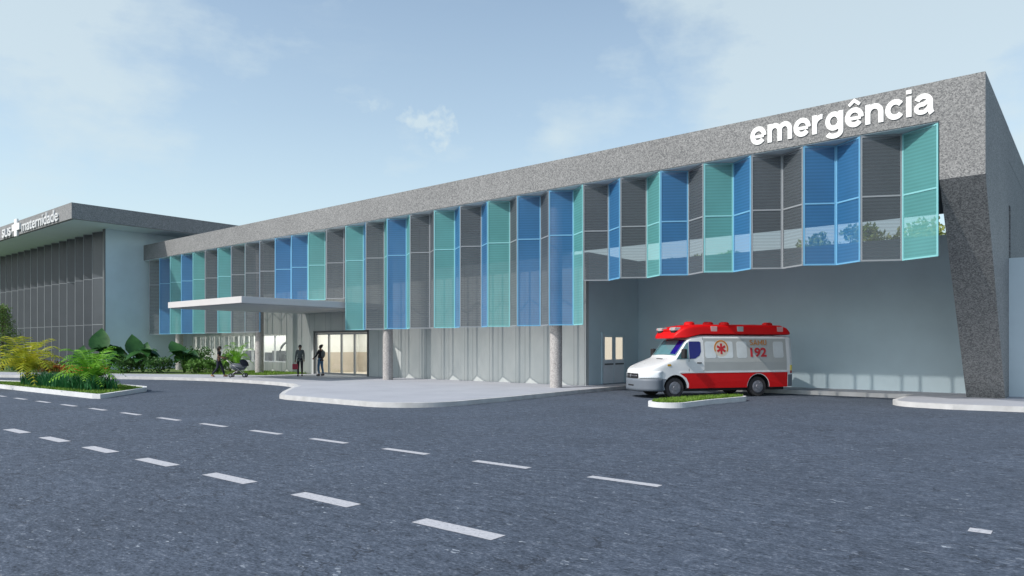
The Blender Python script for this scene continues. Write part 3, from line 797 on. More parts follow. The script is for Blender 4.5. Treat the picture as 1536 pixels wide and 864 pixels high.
# ------------------------------------------------------------------ people
def skin_mesh(verts, edges, radii, root=0, levels=1):
    me = bpy.data.meshes.new('skin'); me.from_pydata(verts, edges, [])
    o = bpy.data.objects.new('skin', me); C.objects.link(o)
    md = o.modifiers.new('Skin', 'SKIN'); md.use_smooth_shade = True
    sv = me.skin_vertices[0].data
    for i, r in enumerate(radii):
        sv[i].radius = r if isinstance(r, tuple) else (r, r); sv[i].use_root = (i == root)
    sb = o.modifiers.new('Sub', 'SUBSURF'); sb.levels = levels; sb.render_levels = levels
    dg = bpy.context.evaluated_depsgraph_get(); out = bpy.data.meshes.new_from_object(o.evaluated_get(dg))
    bpy.data.objects.remove(o); bpy.data.meshes.remove(me)
    return out
def mesh_child(me, name, m, parent, extra=None):
    if extra:
        bm = bmesh.new(); bm.from_mesh(me)
        t = bpy.data.meshes.new('x'); t.from_pydata([tuple(v) for v in extra.v], [], extra.f); bm.from_mesh(t)
        bm.to_mesh(me); bm.free(); bpy.data.meshes.remove(t)
    me.materials.clear(); me.materials.append(M[m])
    for p in me.polygons: p.use_smooth = True
    o = bpy.data.objects.new(name, me); C.objects.link(o); o.parent = parent; OFF[o.name] = Vector((0,0,0)); return o
M['skin'] = plain('skin_brown', (.20, .105, .065), .6, var=.05)
M['hair'] = plain('hair_black', (.012, .010, .009), .6, var=.2, scale=20)
M['cloth_black'] = plain('cloth_black', (.018, .016, .022), .9, var=.2, scale=9)
M['cloth_navy'] = plain('cloth_navy', (.016, .019, .035), .9, var=.2, scale=9)
M['cloth_slate'] = plain('cloth_slate', (.10, .115, .12), .9, var=.2, scale=9)
M['denim'] = plain('denim', (.045, .11, .20), .9, var=.2, scale=9)
M['sandal'] = plain('sandal_leather', (.30, .16, .09), .6)
M['bag_red'] = plain('bag_red', (.32, .02, .045), .6, var=.1)
M['black'] = plain('black_plastic', (.02, .02, .022), .6, var=.1)
M['chrome'] = plain('bare_metal', (.5, .5, .52), .3, .9, .03)
M['stroller_cloth'] = plain('stroller_cloth', (.085, .10, .12), .9, var=.15, scale=8)
M['eye'] = plain('eye_white', (.6, .6, .58), .3, var=.02)
def person(name_label, x, y, z, facing, H_, J, hair='short', top='cloth_black', legs='cloth_black', sleeve='long', shoes='black', extra=None):
    """J: overrides for joint positions in a 1.70 m figure, local +y is forward, +x is its right... left hand side is -x"""
    k = H_/1.70
    r = empty('person', (x,y,z), facing); tag(r, name_label, 'person')
    j = dict(pelvis=(0,0,.95), waist=(0,0,1.07), chest=(0,.0,1.27), neck=(0,-.005,1.45), throat=(0,.005,1.50), skull=(0,.015,1.585), crown=(0,.005,1.655),
             shL=(-.165,0,1.40), elL=(-.22,-.02,1.13), wrL=(-.235,.04,.89), shR=(.165,0,1.40), elR=(.22,-.02,1.13), wrR=(.235,.04,.89),
             hpL=(-.09,0,.91), knL=(-.10,.02,.50), anL=(-.10,-.02,.09), toL=(-.11,.13,.04), hpR=(.09,0,.91), knR=(.10,.02,.50), anR=(.10,-.02,.09), toR=(.11,.13,.04))
    j['hem'] = (0,0,.86)
    j.update(J); j = {a: Vector(b)*k for a, b in j.items()}
    order = ['pelvis','hem','waist','chest','neck','throat','skull','crown','shL','elL','wrL','shR','elR','wrR','hpL','knL','anL','toL','hpR','knR','anR','toR']
    rad = dict(hem=(.135,.10), pelvis=(.125,.095), waist=(.115,.085), chest=(.135,.10), neck=.055, throat=.05, skull=(.078,.092), crown=(.055,.065),
               shL=.06, elL=.040, wrL=.028, shR=.06, elR=.040, wrR=.028, hpL=.088, knL=.058, anL=.038, toL=.03, hpR=.088, knR=.058, anR=.038, toR=.03)
    E_ = [('pelvis','hem'),('pelvis','waist'),('waist','chest'),('chest','neck'),('neck','throat'),('throat','skull'),('skull','crown'),('chest','shL'),('shL','elL'),('elL','wrL'),('chest','shR'),('shR','elR'),('elR','wrR'),
          ('pelvis','hpL'),('hpL','knL'),('knL','anL'),('anL','toL'),('pelvis','hpR'),('hpR','knR'),('knR','anR'),('anR','toR')]
    def skin(keys, grow, sc=1.0, rr=None):
        ks = [q for q in order if q in keys]; idx = {q: i for i, q in enumerate(ks)}
        rd = []
        for q in ks:
            a = (rr or rad).get(q, rad[q]); a = a if isinstance(a, tuple) else (a, a)
            rd.append((a[0]*k*sc+grow, a[1]*k*sc+grow))
        return skin_mesh([tuple(j[q]) for q in ks], [(idx[a], idx[b]) for a, b in E_ if a in idx and b in idx], rd)
    # body with hands, nose and ears
    ex = MB()
    for s_, wr, el in ((-1,'wrL','elL'),(1,'wrR','elR')):
        w_ = j[wr]; d = (w_-j[el]).normalized(); sdv = Vector((s_,0,0)); sdv = (sdv-d*sdv.dot(d)).normalized(); fwd = d.cross(sdv)*s_
        ex.tube([w_-d*.02, w_+d*.03, w_+d*.075*k], [.026,.036,.033], 6)
        for q in range(4):
            b = w_+d*.07*k+fwd*(q-1.5)*.018; ln = (.065,.075,.07,.055)[q]*k
            ex.tube([b, b+d*ln*.5, b+d*ln-sdv*.012], [.0095,.0088,.007], 5)
        b = w_+d*.03*k+fwd*.03; ex.tube([b, b+fwd*.022+d*.03, b+fwd*.026+d*.055], [.011,.010,.008], 5)
    hd = j['skull']; ex.blob(hd+Vector((0,.098*k,-.012)), (.012,.02,.022), 6, 4)
    for s_ in (-1, 1): ex.blob(hd+Vector((s_*.082*k,-.005,-.01)), (.012,.02,.03), 6, 4)
    ex.tube([hd+Vector((-.022,.088*k,-.05)), hd+Vector((0,.095*k,-.052)), hd+Vector((.022,.088*k,-.05))], [.004,.007,.004], 5)
    mesh_child(skin([q for q in order if q != 'hem'], 0), 'body', 'skin', r, ex)
    ey = MB()
    for s_ in (-1, 1): ey.blob(hd+Vector((s_*.032*k,.086*k,.015)), (.013,.008,.008), 6, 4)
    ey.build('eyes', 'eye', r, True, True)
    rs = dict(rad)
    arms = ['shL','elL','shR','elR'] + (['wrL','wrR'] if sleeve == 'long' else [])
    if sleeve == 'short':
        for s_ in 'LR':
            j['el'+s_+'_'] = j['el'+s_]; j['el'+s_] = j['sh'+s_]*.35+j['el'+s_]*.65
        rs['elL'] = rs['elR'] = .052
    mesh_child(skin(['pelvis','hem','waist','chest','neck']+arms, .014, 1, rs), 'top', top, r)
    if sleeve == 'short':
        for s_ in 'LR': j['el'+s_] = j['el'+s_+'_']
    mesh_child(skin(['pelvis','waist','hpL','knL','anL','hpR','knR','anR'], .010), 'trousers', legs, r)
    for s_ in 'LR':
        a, t = j['an'+s_], j['to'+s_]; m_ = (a+t)/2
        d = (t-a); yaw = math.atan2(d.y, d.x)
        b = MB().tube([a+Vector((0,-.05,-.045)), a+Vector((0,.0,-.04)), t+Vector((0,0,.0)), t+(t-a)*.22+Vector((0,0,.012))], [.035,.045,.045,.022], 8)
        b.build('shoe', shoes, r, True, True)
    hb = MB().blob(hd+Vector((0,-.022*k,.035*k)), (.093*k,.105*k,.095*k), 12, 8)
    if hair == 'bun':
        hb.blob(hd+Vector((0,-.10*k,.10*k)), (.075*k,.08*k,.07*k), 10, 7, .08)
        hb.blob(hd+Vector((0,-.03*k,.06*k)), (.097*k,.11*k,.085*k), 10, 7, .05)
    if hair == 'long':
        hb.tube([hd+Vector((0,-.05,.04)), hd+Vector((0,-.085,-.06)), hd+Vector((0,-.09,-.19))], [.085,.08,.035], 9)
    hb.build('hair', 'hair', r, True, True)
    return r, j
W_ = lambda px, py, z=.15: (lambda u, d: (d*(FW[0]+u*RT[0]), d*(FW[1]+u*RT[1])))((px-CX)/FPX, FPX*(CAMZ-z)/(py-HY))
right_yaw = YAW - R(90)     # facing that runs to the right across the picture
# woman pushing the stroller, mid stride
x, y = W_(328, 565.3)
pw, jw = person('woman in a black short sleeved top and dark trousers pushing a stroller along the pavement', x, y, .15, right_yaw+R(8), 1.66,
    dict(pelvis=(0,0,.93), waist=(0,.01,1.06), chest=(0,.03,1.26), shL=(-.165,.03,1.39), shR=(.165,.03,1.39), elL=(-.21,.02,1.13), wrL=(-.20,.26,1.06), elR=(.21,.02,1.13), wrR=(.20,.26,1.06),
         neck=(0,.03,1.44), throat=(0,.045,1.49), skull=(0,.06,1.58), crown=(0,.05,1.65),
         knL=(-.09,.16,.52), anL=(-.09,.28,.10), toL=(-.09,.43,.05), knR=(.09,-.04,.50), anR=(.09,-.33,.13), toR=(.09,-.22,.045)), 'long', 'cloth_black', 'cloth_navy', 'short', 'sandal')
# stroller
sx, sy = W_(357, 566)
S = empty('baby_stroller', (sx, sy, .15), right_yaw+R(8)); S.scale = (.86, .86, .92); tag(S, 'grey baby stroller with a dark hood pushed by the woman on the pavement', 'stroller')
fr = MB()
for s_ in (-.24, .24):
    fr.tube([(s_,-.62,1.0),(s_,-.30,.72),(s_,.12,.42),(s_,.42,.13)], .016, 6)
    fr.tube([(s_,.10,.45),(s_,-.18,.28),(s_,-.38,.13)], .016, 6)
    fr.tube([(s_,-.30,.72),(s_,.02,.62),(s_,.40,.58)], .013, 6)
fr.tube([(-.24,-.38,.13),(.24,-.38,.13)], .012, 6).tube([(-.24,.42,.13),(.24,.42,.13)], .012, 6)
fr.build('frame', 'chrome', S, True, True)
MB().tube([(-.24,-.62,1.0),(.24,-.62,1.0)], .02, 8).build('handlebar', 'black', S, True, True)
MB().box(-.2,.2,-.22,.2,.20,.30).build('basket', 'black', S, False, True, bevel=.02)
b = MB(); n_ = 10
rg = [(-.38,.74,.10),(-.30,.60,.17),(-.05,.52,.20),(.25,.54,.20),(.50,.66,.17),(.55,.74,.12)]
b.tube([(0,-.40,.70),(0,-.25,.62),(0,.05,.60),(0,.35,.64),(0,.52,.72)], [.10,.19,.22,.20,.08], 12)
b.build('bassinet', 'stroller_cloth', S, True, True)
hd_ = MB(); vs_ = []; fs_ = []
for i in range(9):
    a = R(-5+i*16)
    for q in range(11):
        ph = math.pi*q/10
        vs_.append((-.25*math.cos(ph), .30-.36*math.cos(a)*1.0*math.sin(ph)*-1-.02, .66+.36*math.sin(a)*math.sin(ph)+.02))
for i in range(8):
    for q in range(10): fs_.append((i*11+q, i*11+q+1, (i+1)*11+q+1, (i+1)*11+q))
hd_.add(vs_, fs_).build('hood', 'cloth_navy', S, True, True)
wl = MB().tube([(-.26,-.38,.125),(-.21,-.38,.125)], .125, 14); 
for (qx, qy) in ((-.25,-.38),(.25,-.38),(-.25,.42),(.25,.42)):
    w0 = MB().tube([(qx-.025,qy,.122),(qx+.025,qy,.122)], .122, 14).build('wheel', 'black', S, False, True, bevel=.01)
    MB().tube([(qx-.029,qy,.122),(qx+.029,qy,.122)], .06, 10).build('hub', 'chrome', w0, False, True)
# man with a red bag
x, y = W_(450, 564.3)
pm, jm = person('person in a slate jacket and black trousers standing before the entrance holding a red bag', x, y, .15, YAW+R(188), 1.72,
    dict(wrR=(.235,.05,.88), elR=(.215,-.01,1.13), wrL=(-.215,.03,.88), elL=(-.205,-.02,1.13), knL=(-.11,.06,.50), anL=(-.12,.05,.09), toL=(-.14,.20,.04), hpL=(-.09,.01,.91)), 'short', 'cloth_slate', 'cloth_black', 'long', 'black')
hp = pm.matrix_basis @ Vector((jm['wrR'].x+.005, jm['wrR'].y+.02, jm['wrR'].z-.09))
bg_ = empty('handbag', (hp.x, hp.y, hp.z-.42), YAW+R(8)); tag(bg_, 'dark red handbag hanging from the hand of the person in the slate jacket', 'bag')
MB().box(-.15,.15,-.06,.06,0,.30).build('bag_body', 'bag_red', bg_, False, True, bevel=.03)
MB().tube([(-.10,0,.28),(-.08,0,.39),(0,0,.425),(.08,0,.39),(.10,0,.28)], .010, 6).build('bag_handle', 'bag_red', bg_, True, True)
# woman with a bun walking to the door
x, y = W_(481, 563.6)
p2, j2 = person('woman with a hair bun, dark top and blue jeans standing by the glass entrance doors', x, y, .15, YAW+R(62), 1.70,
    dict(elL=(-.23,.08,1.14), wrL=(-.25,.26,1.0), elR=(.20,-.05,1.13), wrR=(.20,.08,.92), knL=(-.10,.07,.50), anL=(-.10,.02,.09), toL=(-.11,.17,.04), knR=(.09,-.01,.50), anR=(.09,-.12,.10), toR=(.10,.03,.04)), 'bun', 'cloth_black', 'denim', 'long', 'black')
bp = empty('backpack', p2.location[:], YAW+R(62)); tag(bp, 'dark backpack worn by the woman with the hair bun', 'backpack')
MB().blob((0,-.19,1.22), (.14,.085,.20), 12, 8).build('pack', 'cloth_slate', bp, True, True)
st_ = MB()
for s_ in (-1,1): st_.tube([(s_*.10,-.13,1.36),(s_*.11,-.02,1.475),(s_*.12,.10,1.40),(s_*.12,.125,1.22),(s_*.12,.02,1.08),(s_*.10,-.14,1.08)], .014, 6)
st_.build('strap', 'black', bp, True, True)
# ------------------------------------------------------------------ ambulance
def paint(name, col, rough=.25):
    m, nt, b = mat(name); co = objco(nt)
    n = noise(nt, co, 1.5, 4)
    nt.links.new(ramp(nt, n, [(.3, [c*.94 for c in col]), (.7, [min(1, c*1.03) for c in col])]), b.inputs['Base Color'])
    nt.links.new(ramp(nt, noise(nt, co, 5, 5), [(.3, rough), (.7, rough+.15)]), b.inputs['Roughness'])
    b.inputs['Coat Weight'].default_value = .5; b.inputs['Coat Roughness'].default_value = .08
    return m
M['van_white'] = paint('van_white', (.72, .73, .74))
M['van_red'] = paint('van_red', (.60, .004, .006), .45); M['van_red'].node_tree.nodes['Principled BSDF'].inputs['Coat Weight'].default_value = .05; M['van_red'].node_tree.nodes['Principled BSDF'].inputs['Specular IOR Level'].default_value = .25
M['van_panel_shaded'] = paint('van_panel_shaded', (.40, .415, .41), .4)  # grey panel paint, darkened for the weak sun on the van side
M['emblem_cream'] = plain('emblem_cream', (.60, .54, .46), .5, var=.03)
M['van_bumper'] = plain('van_bumper', (.13, .15, .18), .55, var=.06)
M['van_dark'] = plain('van_dark', (.012, .012, .014), .7, var=.1)
M['tyre'] = plain('tyre_rubber', (.035, .032, .034), .85, var=.15, scale=12)
M['rim'] = plain('steel_rim', (.22, .22, .25), .45, .6, .08)
M['van_glass'] = plain('van_glass', (.10, .22, .25), .06, 0, .15, 1.2, 1.0)
M['van_glass_frost'] = plain('frosted_glass', (.60, .64, .66), .15, 0, .1, 1.5, .8)
M['van_blue'] = plain('blue_shade', (.004, .006, .16), .25, 0, .1)
M['headlamp'] = plain('headlamp_lens', (.80, .83, .86), .1, 0, .03, 3, .8)
M['amber'] = plain('amber_lens', (.55, .30, .02), .2)
M['yellow_lens'] = plain('yellow_lens', (.75, .60, .06), .2)
M['red_lens'] = plain('red_lens', (.30, .02, .01), .2)
M['orange_ink'] = plain('orange_ink', (.52, .20, .03), .5, var=.05)
M['red_ink'] = plain('red_ink', (.50, .02, .03), .5, var=.05)
M['grey_lens'] = plain('grey_lens', (.34, .39, .39), .2)
M['pink_lens'] = plain('pink_lens', (.62, .34, .34), .2)
L_ = 5.82
def lerp(pts, s):
    if s <= pts[0][0]: return pts[0][1]
    for (a, b), (c, d) in zip(pts[:-1], pts[1:]):
        if s <= c: return b+(d-b)*(s-a)/(c-a)
    return pts[-1][1]
def plan(s):
    w_ = .97
    if s < .6: w_ *= max(0, 1-(1-max(s+.22,0)/.82)**2.4)**(1/2.4)
    if s > L_-.16: w_ *= 1-.05*((s-(L_-.16))/.16)**2
    return w_
def VW(s, z):
    w_ = plan(s)
    if z > 1.25: w_ -= .115*(z-1.25)*min(1, (s+.22)/.82)
    if z < .6: w_ -= .05*(.6-z)
    return max(w_, 0)
ZTOP = [(-.22,.80),(-.20,.86),(-.16,.93),(-.08,1.0),(.25,1.13),(.65,1.27),(1.0,1.40),(1.52,2.04),(1.64,2.13),(2.0,2.19),(5.6,2.19),(5.82,2.14)]
def vt(s): return lerp(ZTOP, s)
def loft(mb, stations, zb, zt, wf, r=.10, crown=.03, nz=9):
    rings = []
    for s in stations:
        b, t = zb(s), zt(s); rr = min(r, (t-b)*.35)
        pts = [(0, b)]
        pts.append((wf(s,b)*.9, b)); 
        for i in range(nz): 
            z = b+.03+(t-rr-b-.03)*i/(nz-1); pts.append((wf(s,z), z))
        wt = wf(s, t-rr)
        rx = min(rr, wt*.5)
        for a in (30, 60, 90): pts.append((wt-rx*(1-math.cos(R(a))), t-rr+rr*math.sin(R(a))))
        pts.append(((wt-rx)*.5, t+crown*.8)); pts.append((0, t+crown))
        rings.append((s, pts))
    n = len(rings[0][1]); vs = []; fs = []
    m_ = 2*n-2
    for s, pts in rings:
        full = [(-w_, z) for w_, z in pts] + [(w_, z) for w_, z in pts[-2:0:-1]]
        vs += [(s, y, z) for y, z in full]
    for i in range(len(rings)-1):
        for k in range(m_):
            k2 = (k+1) % m_; fs.append((i*m_+k, (i+1)*m_+k, (i+1)*m_+k2, i*m_+k2))
    fs.append(tuple(range(m_))); fs.append(tuple((len(rings)-1)*m_+k for k in range(m_-1,-1,-1)))
    return mb.add(vs, fs)
AYAW = YAW+R(17)
A = empty('ambulance', (-12.63, 22.23, 0), AYAW); tag(A, 'white and red ambulance van numbered 192 parked under the overhanging screen', 'ambulance')
stn = [-.217,-.208,-.19,-.16,-.12,-.07,0,.1,.22,.34,.46,.6,.8,1.0,1.1,1.25,1.4,1.52,1.58,1.64,1.8,2.0,2.6,3.4,4.2,5.0,5.45,5.66,5.74,5.80,5.82]
WH = [(.97), (4.34)]; WR = .355
body = MB(); loft(body, stn, lambda s: .33, vt, VW)
bo = body.build('body', 'van_white', A, True, True, weld=True)
# wheel arches cut through
for i, s in enumerate(WH):
    cu = MB().tube([(s,-1.3,.36),(s,-.60,.36)], .455, 28).tube([(s,1.3,.36),(s,.60,.36)], .455, 28).build('cutter', 'van_dark', None, False, weld=True)
    md = bo.modifiers.new('arch', 'BOOLEAN'); md.operation = 'DIFFERENCE'; md.object = cu; md.solver = 'EXACT'
    cu.parent = bo.parent
dg = bpy.context.evaluated_depsgraph_get(); dg.update()
nm_ = bpy.data.meshes.new_from_object(bo.evaluated_get(dg)); bo.modifiers.clear(); bo.data = nm_
for o in [o for o in C.objects if o.name.startswith('cutter')]: bpy.data.objects.remove(o)
nm_.materials.clear(); nm_.materials.append(M['van_white']); nm_.materials.append(M['van_dark'])
for p in nm_.polygons:
    c = p.center
    p.material_index = 0
    if abs(p.normal.y) < .6 and min((Vector((c.x, c.z))-Vector((s,.36))).length for s in WH) < .462 and c.z < .82: p.material_index = 1; p.use_smooth = False
    elif abs(c.y) < .7 and abs(c.y) > .5 and abs(p.normal.y) > .9 and c.z < .82: p.material_index = 1; p.use_smooth = False
sm = nm_.polygons
try:
    nm_.set_sharp_from_angle(angle=R(32))
except Exception: pass
# underbody
MB().box(.25, 5.6, -.72, .72, .22, .332).build('underbody', 'van_dark', A, False, True)
# side patches follow the side of the body
def side_patch(poly, name, m, off=.006, sgn=-1, parent=None, thick=.004):
    vs3 = [Vector((s, z, 0)) for s, z in poly]; tr = tessellate_polygon([vs3]); n = len(poly)
    mb = MB()
    f_ = [(s, sgn*(VW(s, z)+off), z) for s, z in poly]; b_ = [(s, sgn*(VW(s, z)-.004), z) for s, z in poly]
    fs = [t for t in tr]
    mb.add(f_+b_, fs+[(i,(i+1)%n,n+(i+1)%n,n+i) for i in range(n)])
    return mb.build(name, m, parent or A, False, True, weld=False)
def rr_(s0, s1, z0, z1, r=.05):
    return [(s0+r,z0),(s1-r,z0),(s1,z0+r),(s1,z1-r),(s1-r,z1),(s0+r,z1),(s0,z1-r),(s0,z0+r)]
for sg in (-1, 1):
    fa = [(.97+.475*math.cos(R(a)), .36+.475*math.sin(R(a))) for a in range(-3, 100, 7)]
    fr_ = [(.97+.475*math.cos(R(a)), .36+.475*math.sin(R(a))) for a in range(-3, 66, 6)]
    rw = [(4.34+.475*math.cos(R(a)), .36+.475*math.sin(R(a))) for a in range(183, -4, -8)]
    low = [(1.52,.335)] + fr_[1:-1] + [(1.14,.845)] + [(x_, .87) for x_ in (1.6,2.4,3.2,4.0,4.8,5.50)] + [(5.50,.335)]
    # lower red band with the rear arch left open
    band = [(1.50,.335)] + [(1.50,.50),(1.40,.70),(1.16,.86)] + [(x_, .87) for x_ in (1.6,2.4,3.2,3.8)] + [(4.34,.871),(4.9,.87),(5.58,.87),(5.58,.335),(4.83,.335)] + rw[::-1] + [(3.85,.335)]
    side_patch(band, 'red_band', 'van_red', .006, sg)
    side_patch([(1.14,.875),(5.58,.885),(5.58,.935),(1.14,.925)], 'rub_strip', 'van_white', .014, sg)
    side_patch([(2.11,.94),(5.55,.945),(5.55,1.249),(2.11,1.249)], 'shaded_side_panel', 'van_panel_shaded', .0045, sg)  # grey panel whose colour carries the shade of this side
    side_patch([(2.11,1.25),(5.55,1.25),(5.55,2.09),(2.11,2.09)], 'shaded_side_panel', 'van_panel_shaded', .0045, sg)
    # cab door glass, blue shade behind it
    side_patch([(1.02,1.36),(1.50,1.36),(1.50,1.95),(1.44,1.93)], 'cab_quarter_glass', 'van_glass', .006, sg)
    side_patch([(1.53,1.36),(1.76,1.38),(1.93,1.48),(2.0,1.62),(2.0,1.94),(1.95,1.98),(1.56,1.98),(1.53,1.95)], 'cab_side_glass', 'van_blue', .006, sg)
    side_patch([(1.50,.88+.05),(1.515,.93),(1.515,1.36),(1.50,1.36)], 'door_gap', 'van_dark', .003, sg)
    side_patch([(2.085,.935),(2.10,.935),(2.10,2.12),(2.085,2.12)], 'door_gap', 'van_dark', .003, sg)
    h_ = MB().box(1.82, 2.0, sg*(.97)-.025, sg*(.97)+.025, 1.205, 1.245).build('door_handle', 'van_dark', A, False, True, bevel=.008)
    for s0, s1 in ((2.17,2.60),(2.66,3.30),(3.46,3.88),(5.0,5.43)):
        side_patch(rr_(s0, s1, 1.39, 1.98), 'side_window', 'van_glass_frost', .009, sg)
    side_patch(rr_(.66,.80,1.12,1.19,.02), 'indicator', 'amber', .012, sg)
    # roof edge lamps
    # tail lamp
    side_patch([(5.70,.93),(5.79,.93),(5.79,1.12),(5.70,1.12)], 'tail_lamp', 'yellow_lens', .012, sg)
    side_patch([(5.70,.83),(5.79,.83),(5.79,.925),(5.70,.925)], 'tail_lamp', 'red_lens', .012, sg)
    side_patch([(5.60,.36),(5.80,.36),(5.80,.78),(5.60,.78)], 'rear_bumper_end', 'van_bumper', .02, sg)
    # mirror
    mr = MB().box(1.16, 1.30, sg*1.0-.02*0+min(0,sg*.22), sg*1.0+max(0,sg*.22), 1.38, 1.72).build('door_mirror', 'van_dark', A, False, True, bevel=.04)
    for s in WH:
        ty = MB(); ty.tube([(s,sg*.70,.355),(s,sg*.72,.355),(s,sg*.90,.355),(s,sg*.925,.355)], [.335,.355,.355,.335], 32)
        t_ = ty.build('wheel', 'tyre', A, False, True)
        rim = MB().tube([(s,sg*.88,.355),(s,sg*.932,.355),(s,sg*.945,.355)], [.225,.225,.20], 24).tube([(s,sg*.94,.355),(s,sg*.965,.355)], [.09,.08], 14)
        for q in range(6):
            a = q*math.pi/3; rim.tube([(s+.15*math.cos(a), sg*.94, .355+.15*math.sin(a)),(s+.15*math.cos(a), sg*.951, .355+.15*math.sin(a))], [.032,.028], 8)
        rim.build('rim', 'rim', t_, False, True)
# front: patches on the rounded nose, laid out by the lateral position
def nose_s(y):
    q = min(1, abs(y)/.97); return .82*(1-(1-q**2.4)**(1/2.4))-.22
def nose_patch(y0, y1, zl, zh, name, m, off=.012, ny=14, nz=5, wrap=0):
    vs = []; fs = []
    for i in range(ny+1):
        y = y0+(y1-y0)*i/ny; yy = max(-.965, min(.965, y)); s = nose_s(yy)
        e = .01; ds = nose_s(min(.968, abs(yy)+e))-nose_s(max(0, abs(yy)-e)); dy = 2*e
        n_ = Vector((-dy, math.copysign(ds, yy), 0)).normalized()
        for k in range(nz+1):
            z = zl(y)+(zh(y)-zl(y))*k/nz; lean = max(0, z-.86)*.55
            p = Vector((s, yy*(1-.0*lean), z))+n_*off+Vector((lean, 0, 0)); vs.append(tuple(p))
    for i in range(ny):
        for k in range(nz): fs.append((i*(nz+1)+k, i*(nz+1)+k+1, (i+1)*(nz+1)+k+1, (i+1)*(nz+1)+k))
    o = MB().add(vs, fs).build(name, m, A, True, True)
    md = o.modifiers.new('Solid', 'SOLIDIFY'); md.thickness = .02; md.offset = -1
    return o
nose_patch(-.965, .965, lambda y: .26, lambda y: .68, 'front_bumper', 'van_bumper', .035, 30)
for sg in (-1, 1):
    side_patch([(.44,.27),(.56,.30),(.50,.46),(.56,.62),(.60,.68),(.44,.68)], 'bumper_corner', 'van_bumper', .033, sg)
nose_patch(-.42, .42, lambda y: .69, lambda y: .86, 'grille', 'van_dark', .02, 10)
nose_patch(-.38, .38, lambda y: .765, lambda y: .785, 'grille_bar', 'rim', .03, 10, 1)
MB().tube([(-.242,0,.78),(-.268,0,.78)], .05, 14).build('nose_badge', 'chrome', A, False, True)
nose_patch(-.20, .20, lambda y: .42, lambda y: .47, 'bumper_slot', 'van_dark', .04, 8, 1)
for sg in (-1, 1):
    nose_patch(sg*.46, sg*.962, lambda y: .70, lambda y: .86+.09*(abs(y)-.46)/.5, 'headlight', 'headlamp', .014, 14)
# windscreen and its blue shade lie on the raked front
def ws(y0f, y1f, name, m, off=.010, s0=1.06, s1=1.50):
    vs = []; fs = []; n_ = 10; k_ = 8
    nr = Vector((-.64,0,.52)).normalized()
    for i in range(n_+1):
        s = s0+(s1-s0)*i/n_; z = vt(s); w_ = VW(s, z-.1)-.13
        for k in range(k_+1):
            f_ = y0f+(y1f-y0f)*k/k_; y = f_*w_
            vs.append(tuple(Vector((s, y, z+.030*(1-abs(f_)**1.6)))+nr*off))
    for i in range(n_):
        for k in range(k_): fs.append((i*(k_+1)+k, i*(k_+1)+k+1, (i+1)*(k_+1)+k+1, (i+1)*(k_+1)+k))
    o = MB().add(vs, fs).build(name, m, A, True, True); md = o.modifiers.new('Solid', 'SOLIDIFY'); md.thickness = .012; md.offset = -1
    return o
ws(-1, 1, 'windscreen', 'van_glass', .010)
ws(-.96, -.48, 'sun_shade', 'van_blue', .016, 1.09, 1.49)
MB().bar((1.03,-.1,1.452), (1.30,.28,1.80), .012).bar((1.03,-.62,1.43), (1.20,-.30,1.66), .012).build('wipers', 'van_dark', A, False, True)
MB().bar((.80,-.35,1.362), (.80,.05,1.372), .05, .02).build('bonnet_vent', 'van_dark', A, False, True)
# raised red roof
ZR_ = [(1.08,2.17),(1.12,2.24),(1.24,2.36),(1.4,2.47),(1.7,2.54),(2.1,2.57),(4.5,2.58),(5.4,2.57),(5.65,2.49),(5.80,2.34)]
ZRB = [(1.08,2.09),(1.5,2.10),(2.0,2.21),(2.1,2.225),(5.8,2.225)]
def RW(s, z):
    w_ = .885
    if s < 1.7: w_ *= (.55+.45*(1-(1-(s-1.0)/.7)**2)**.5)
    if s > 5.6: w_ *= 1-.06*((s-5.6)/.2)**2
    return w_ - .10*(z-2.2)
rf = MB(); loft(rf, [1.08,1.10,1.14,1.2,1.3,1.45,1.6,1.8,2.0,2.2,2.4,3.0,3.8,4.5,5.0,5.4,5.55,5.65,5.73,5.80], lambda s: lerp(ZRB, s), lambda s: lerp(ZR_, s), RW, .09, .03, 6)
ro = rf.build('raised_roof', 'van_red', A, True, True, weld=True)
try: ro.data.set_sharp_from_angle(angle=R(35))
except Exception: pass
for s in (1.91, 2.68, 3.35, 5.21):
    MB().tube([(s,-.30,2.57),(s,-.30,2.655),(s,-.30,2.69)], [.19,.18,.12], 14).build('roof_beacon', 'van_red', A, False, True)
for s, m in ((2.57,'pink_lens'),(3.65,'grey_lens'),(5.34,'pink_lens')):
    for sg in (-1, 1):
        y0 = sg*(RW(s,2.4)+.006); MB().box(s-.13, s+.13, min(y0, y0-sg*.05), max(y0, y0-sg*.05), 2.285, 2.52).build('roof_lamp', m, A, False, True, bevel=.01)
for y in (-.47, .47):
    pod = MB().box(1.14, 1.36, y-.19, y+.19, 2.36, 2.48).build('light_pod', 'grey_lens', A, False, True, bevel=.02)
    MB().add([(1.145,y-.17,2.36),(1.34,y-.17,2.36),(1.34,y+.17,2.36),(1.145,y+.17,2.36),(1.16,y-.05,2.18),(1.32,y-.05,2.18),(1.32,y+.05,2.18),(1.16,y+.05,2.18)], [(0,1,2,3),(7,6,5,4),(0,4,5,1),(1,5,6,2),(2,6,7,3),(3,7,4,0)]).build('pod_bracket', 'van_dark', pod, False, True)
    MB().box(1.125, 1.145, y-.19, y-.1, 2.385, 2.455).box(1.125, 1.145, y+.1, y+.19, 2.385, 2.455).build('pod_lens', 'pink_lens', pod, False, True)
MB().box(1.17, 1.34, -.26, .26, 2.36, 2.43).build('light_bar', 'van_red', A, False, True, bevel=.02)
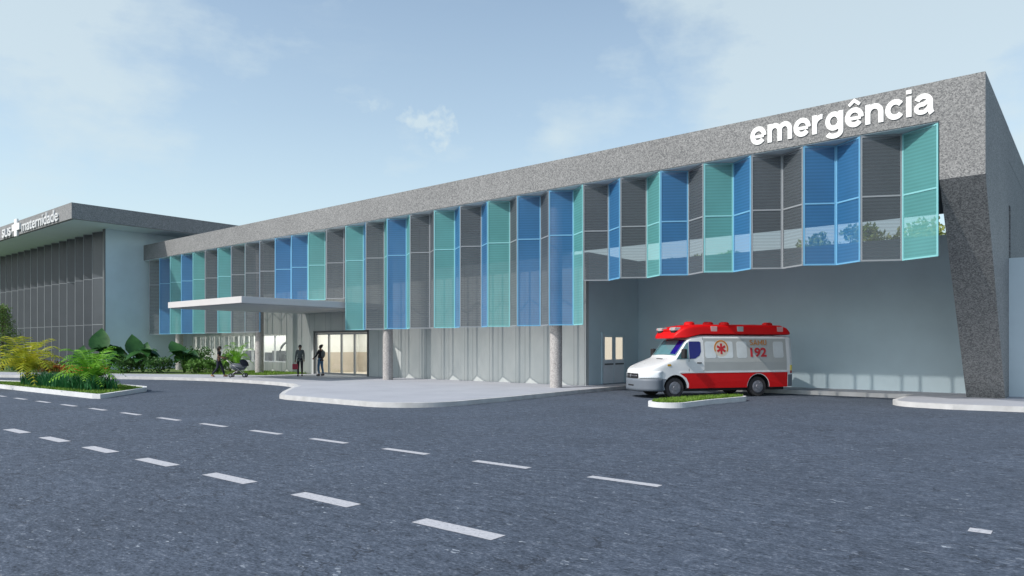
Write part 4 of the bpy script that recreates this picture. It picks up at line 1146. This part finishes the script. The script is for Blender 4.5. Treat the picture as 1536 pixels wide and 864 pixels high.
# emblem and lettering on the near side
def on_side(me, s0, z0, name, m, off=.007):
    for v in me.vertices:
        x, y, z = v.co; s, zz = s0+x, z0+y
        v.co = (s, -(VW(s, zz)+off+max(0, z)), zz)
    me.materials.clear(); me.materials.append(M[m])
    o = bpy.data.objects.new(name, me); C.objects.link(o); o.parent = A; OFF[o.name] = Vector((0,0,0)); return o
def fit_text(body, wd, hgt, off):
    me = text_mesh(body, 1, .002, off)
    xs = [v.co.x for v in me.vertices]; ys = [v.co.y for v in me.vertices]
    for v in me.vertices: v.co.x = (v.co.x-min(xs))*wd/(max(xs)-min(xs)); v.co.y = (v.co.y-min(ys))*hgt/(max(ys)-min(ys))
    return me
sm_ = MB(); x_ = 0
for wd_, st_l in ((.62, [ell(.31,.74,.20,.19,35,270,12)[:-1]+ell(.31,.29,.22,.22,90,-150,14)]), (.74, [[(.05,0),(.35,.98),(.65,0)], [(.18,.30),(.52,.30)]]),
                  (.86, [[(.09,0),(.09,.95),(.41,.30),(.73,.95),(.73,0)]]), (.68, [[(.10,1),(.10,.34)]+ell(.33,.33,.23,.25,180,360,10)+[(.56,1)]])):
    for pts in st_l:
        m2 = MB(); stroke(m2, [(a+x_, b) for a, b in pts], .155, 0, 1)
        sm_.add([(v[0]*.235, v[2]*.19, .002 if v[1] == 0 else -.002) for v in m2.v], m2.f)
    x_ += wd_+.06
me_s = bpy.data.meshes.new('samu'); me_s.from_pydata(sm_.v, [], sm_.f)
on_side(me_s, 4.01, 1.85, 'name_lettering', 'orange_ink', .012)
on_side(fit_text('192', .68, .34, .035), 4.02, 1.42, 'number_lettering', 'red_ink', .012)
def disc(s, z, r, name, m, off, n=28):
    return side_patch([(s+r*math.cos(2*math.pi*i/n), z+r*math.sin(2*math.pi*i/n)) for i in range(n)], name, m, off)
disc(2.82, 1.74, .30, 'emblem_ground', 'emblem_cream', .011)
ring = [(2.82+.29*math.cos(R(a)), 1.74+.29*math.sin(R(a))) for a in range(-28, 209, 8)]+[(2.82+.235*math.cos(R(a)), 1.74+.235*math.sin(R(a))) for a in range(208, -29, -8)]
side_patch(ring, 'emblem_arc', 'orange_ink', .014)
stp = []
for q in range(6):
    a = math.pi/2+q*math.pi/3; d = Vector((math.cos(a), math.sin(a))); t_ = Vector((-d.y, d.x))
    inn = Vector((math.cos(a-math.pi/6), math.sin(a-math.pi/6)))*.075
    for vv in (inn, d*.19-t_*.042, d*.19+t_*.042): stp.append((2.82+vv.x, 1.72+vv.y))
side_patch(stp, 'star_emblem', 'red_ink', .017)
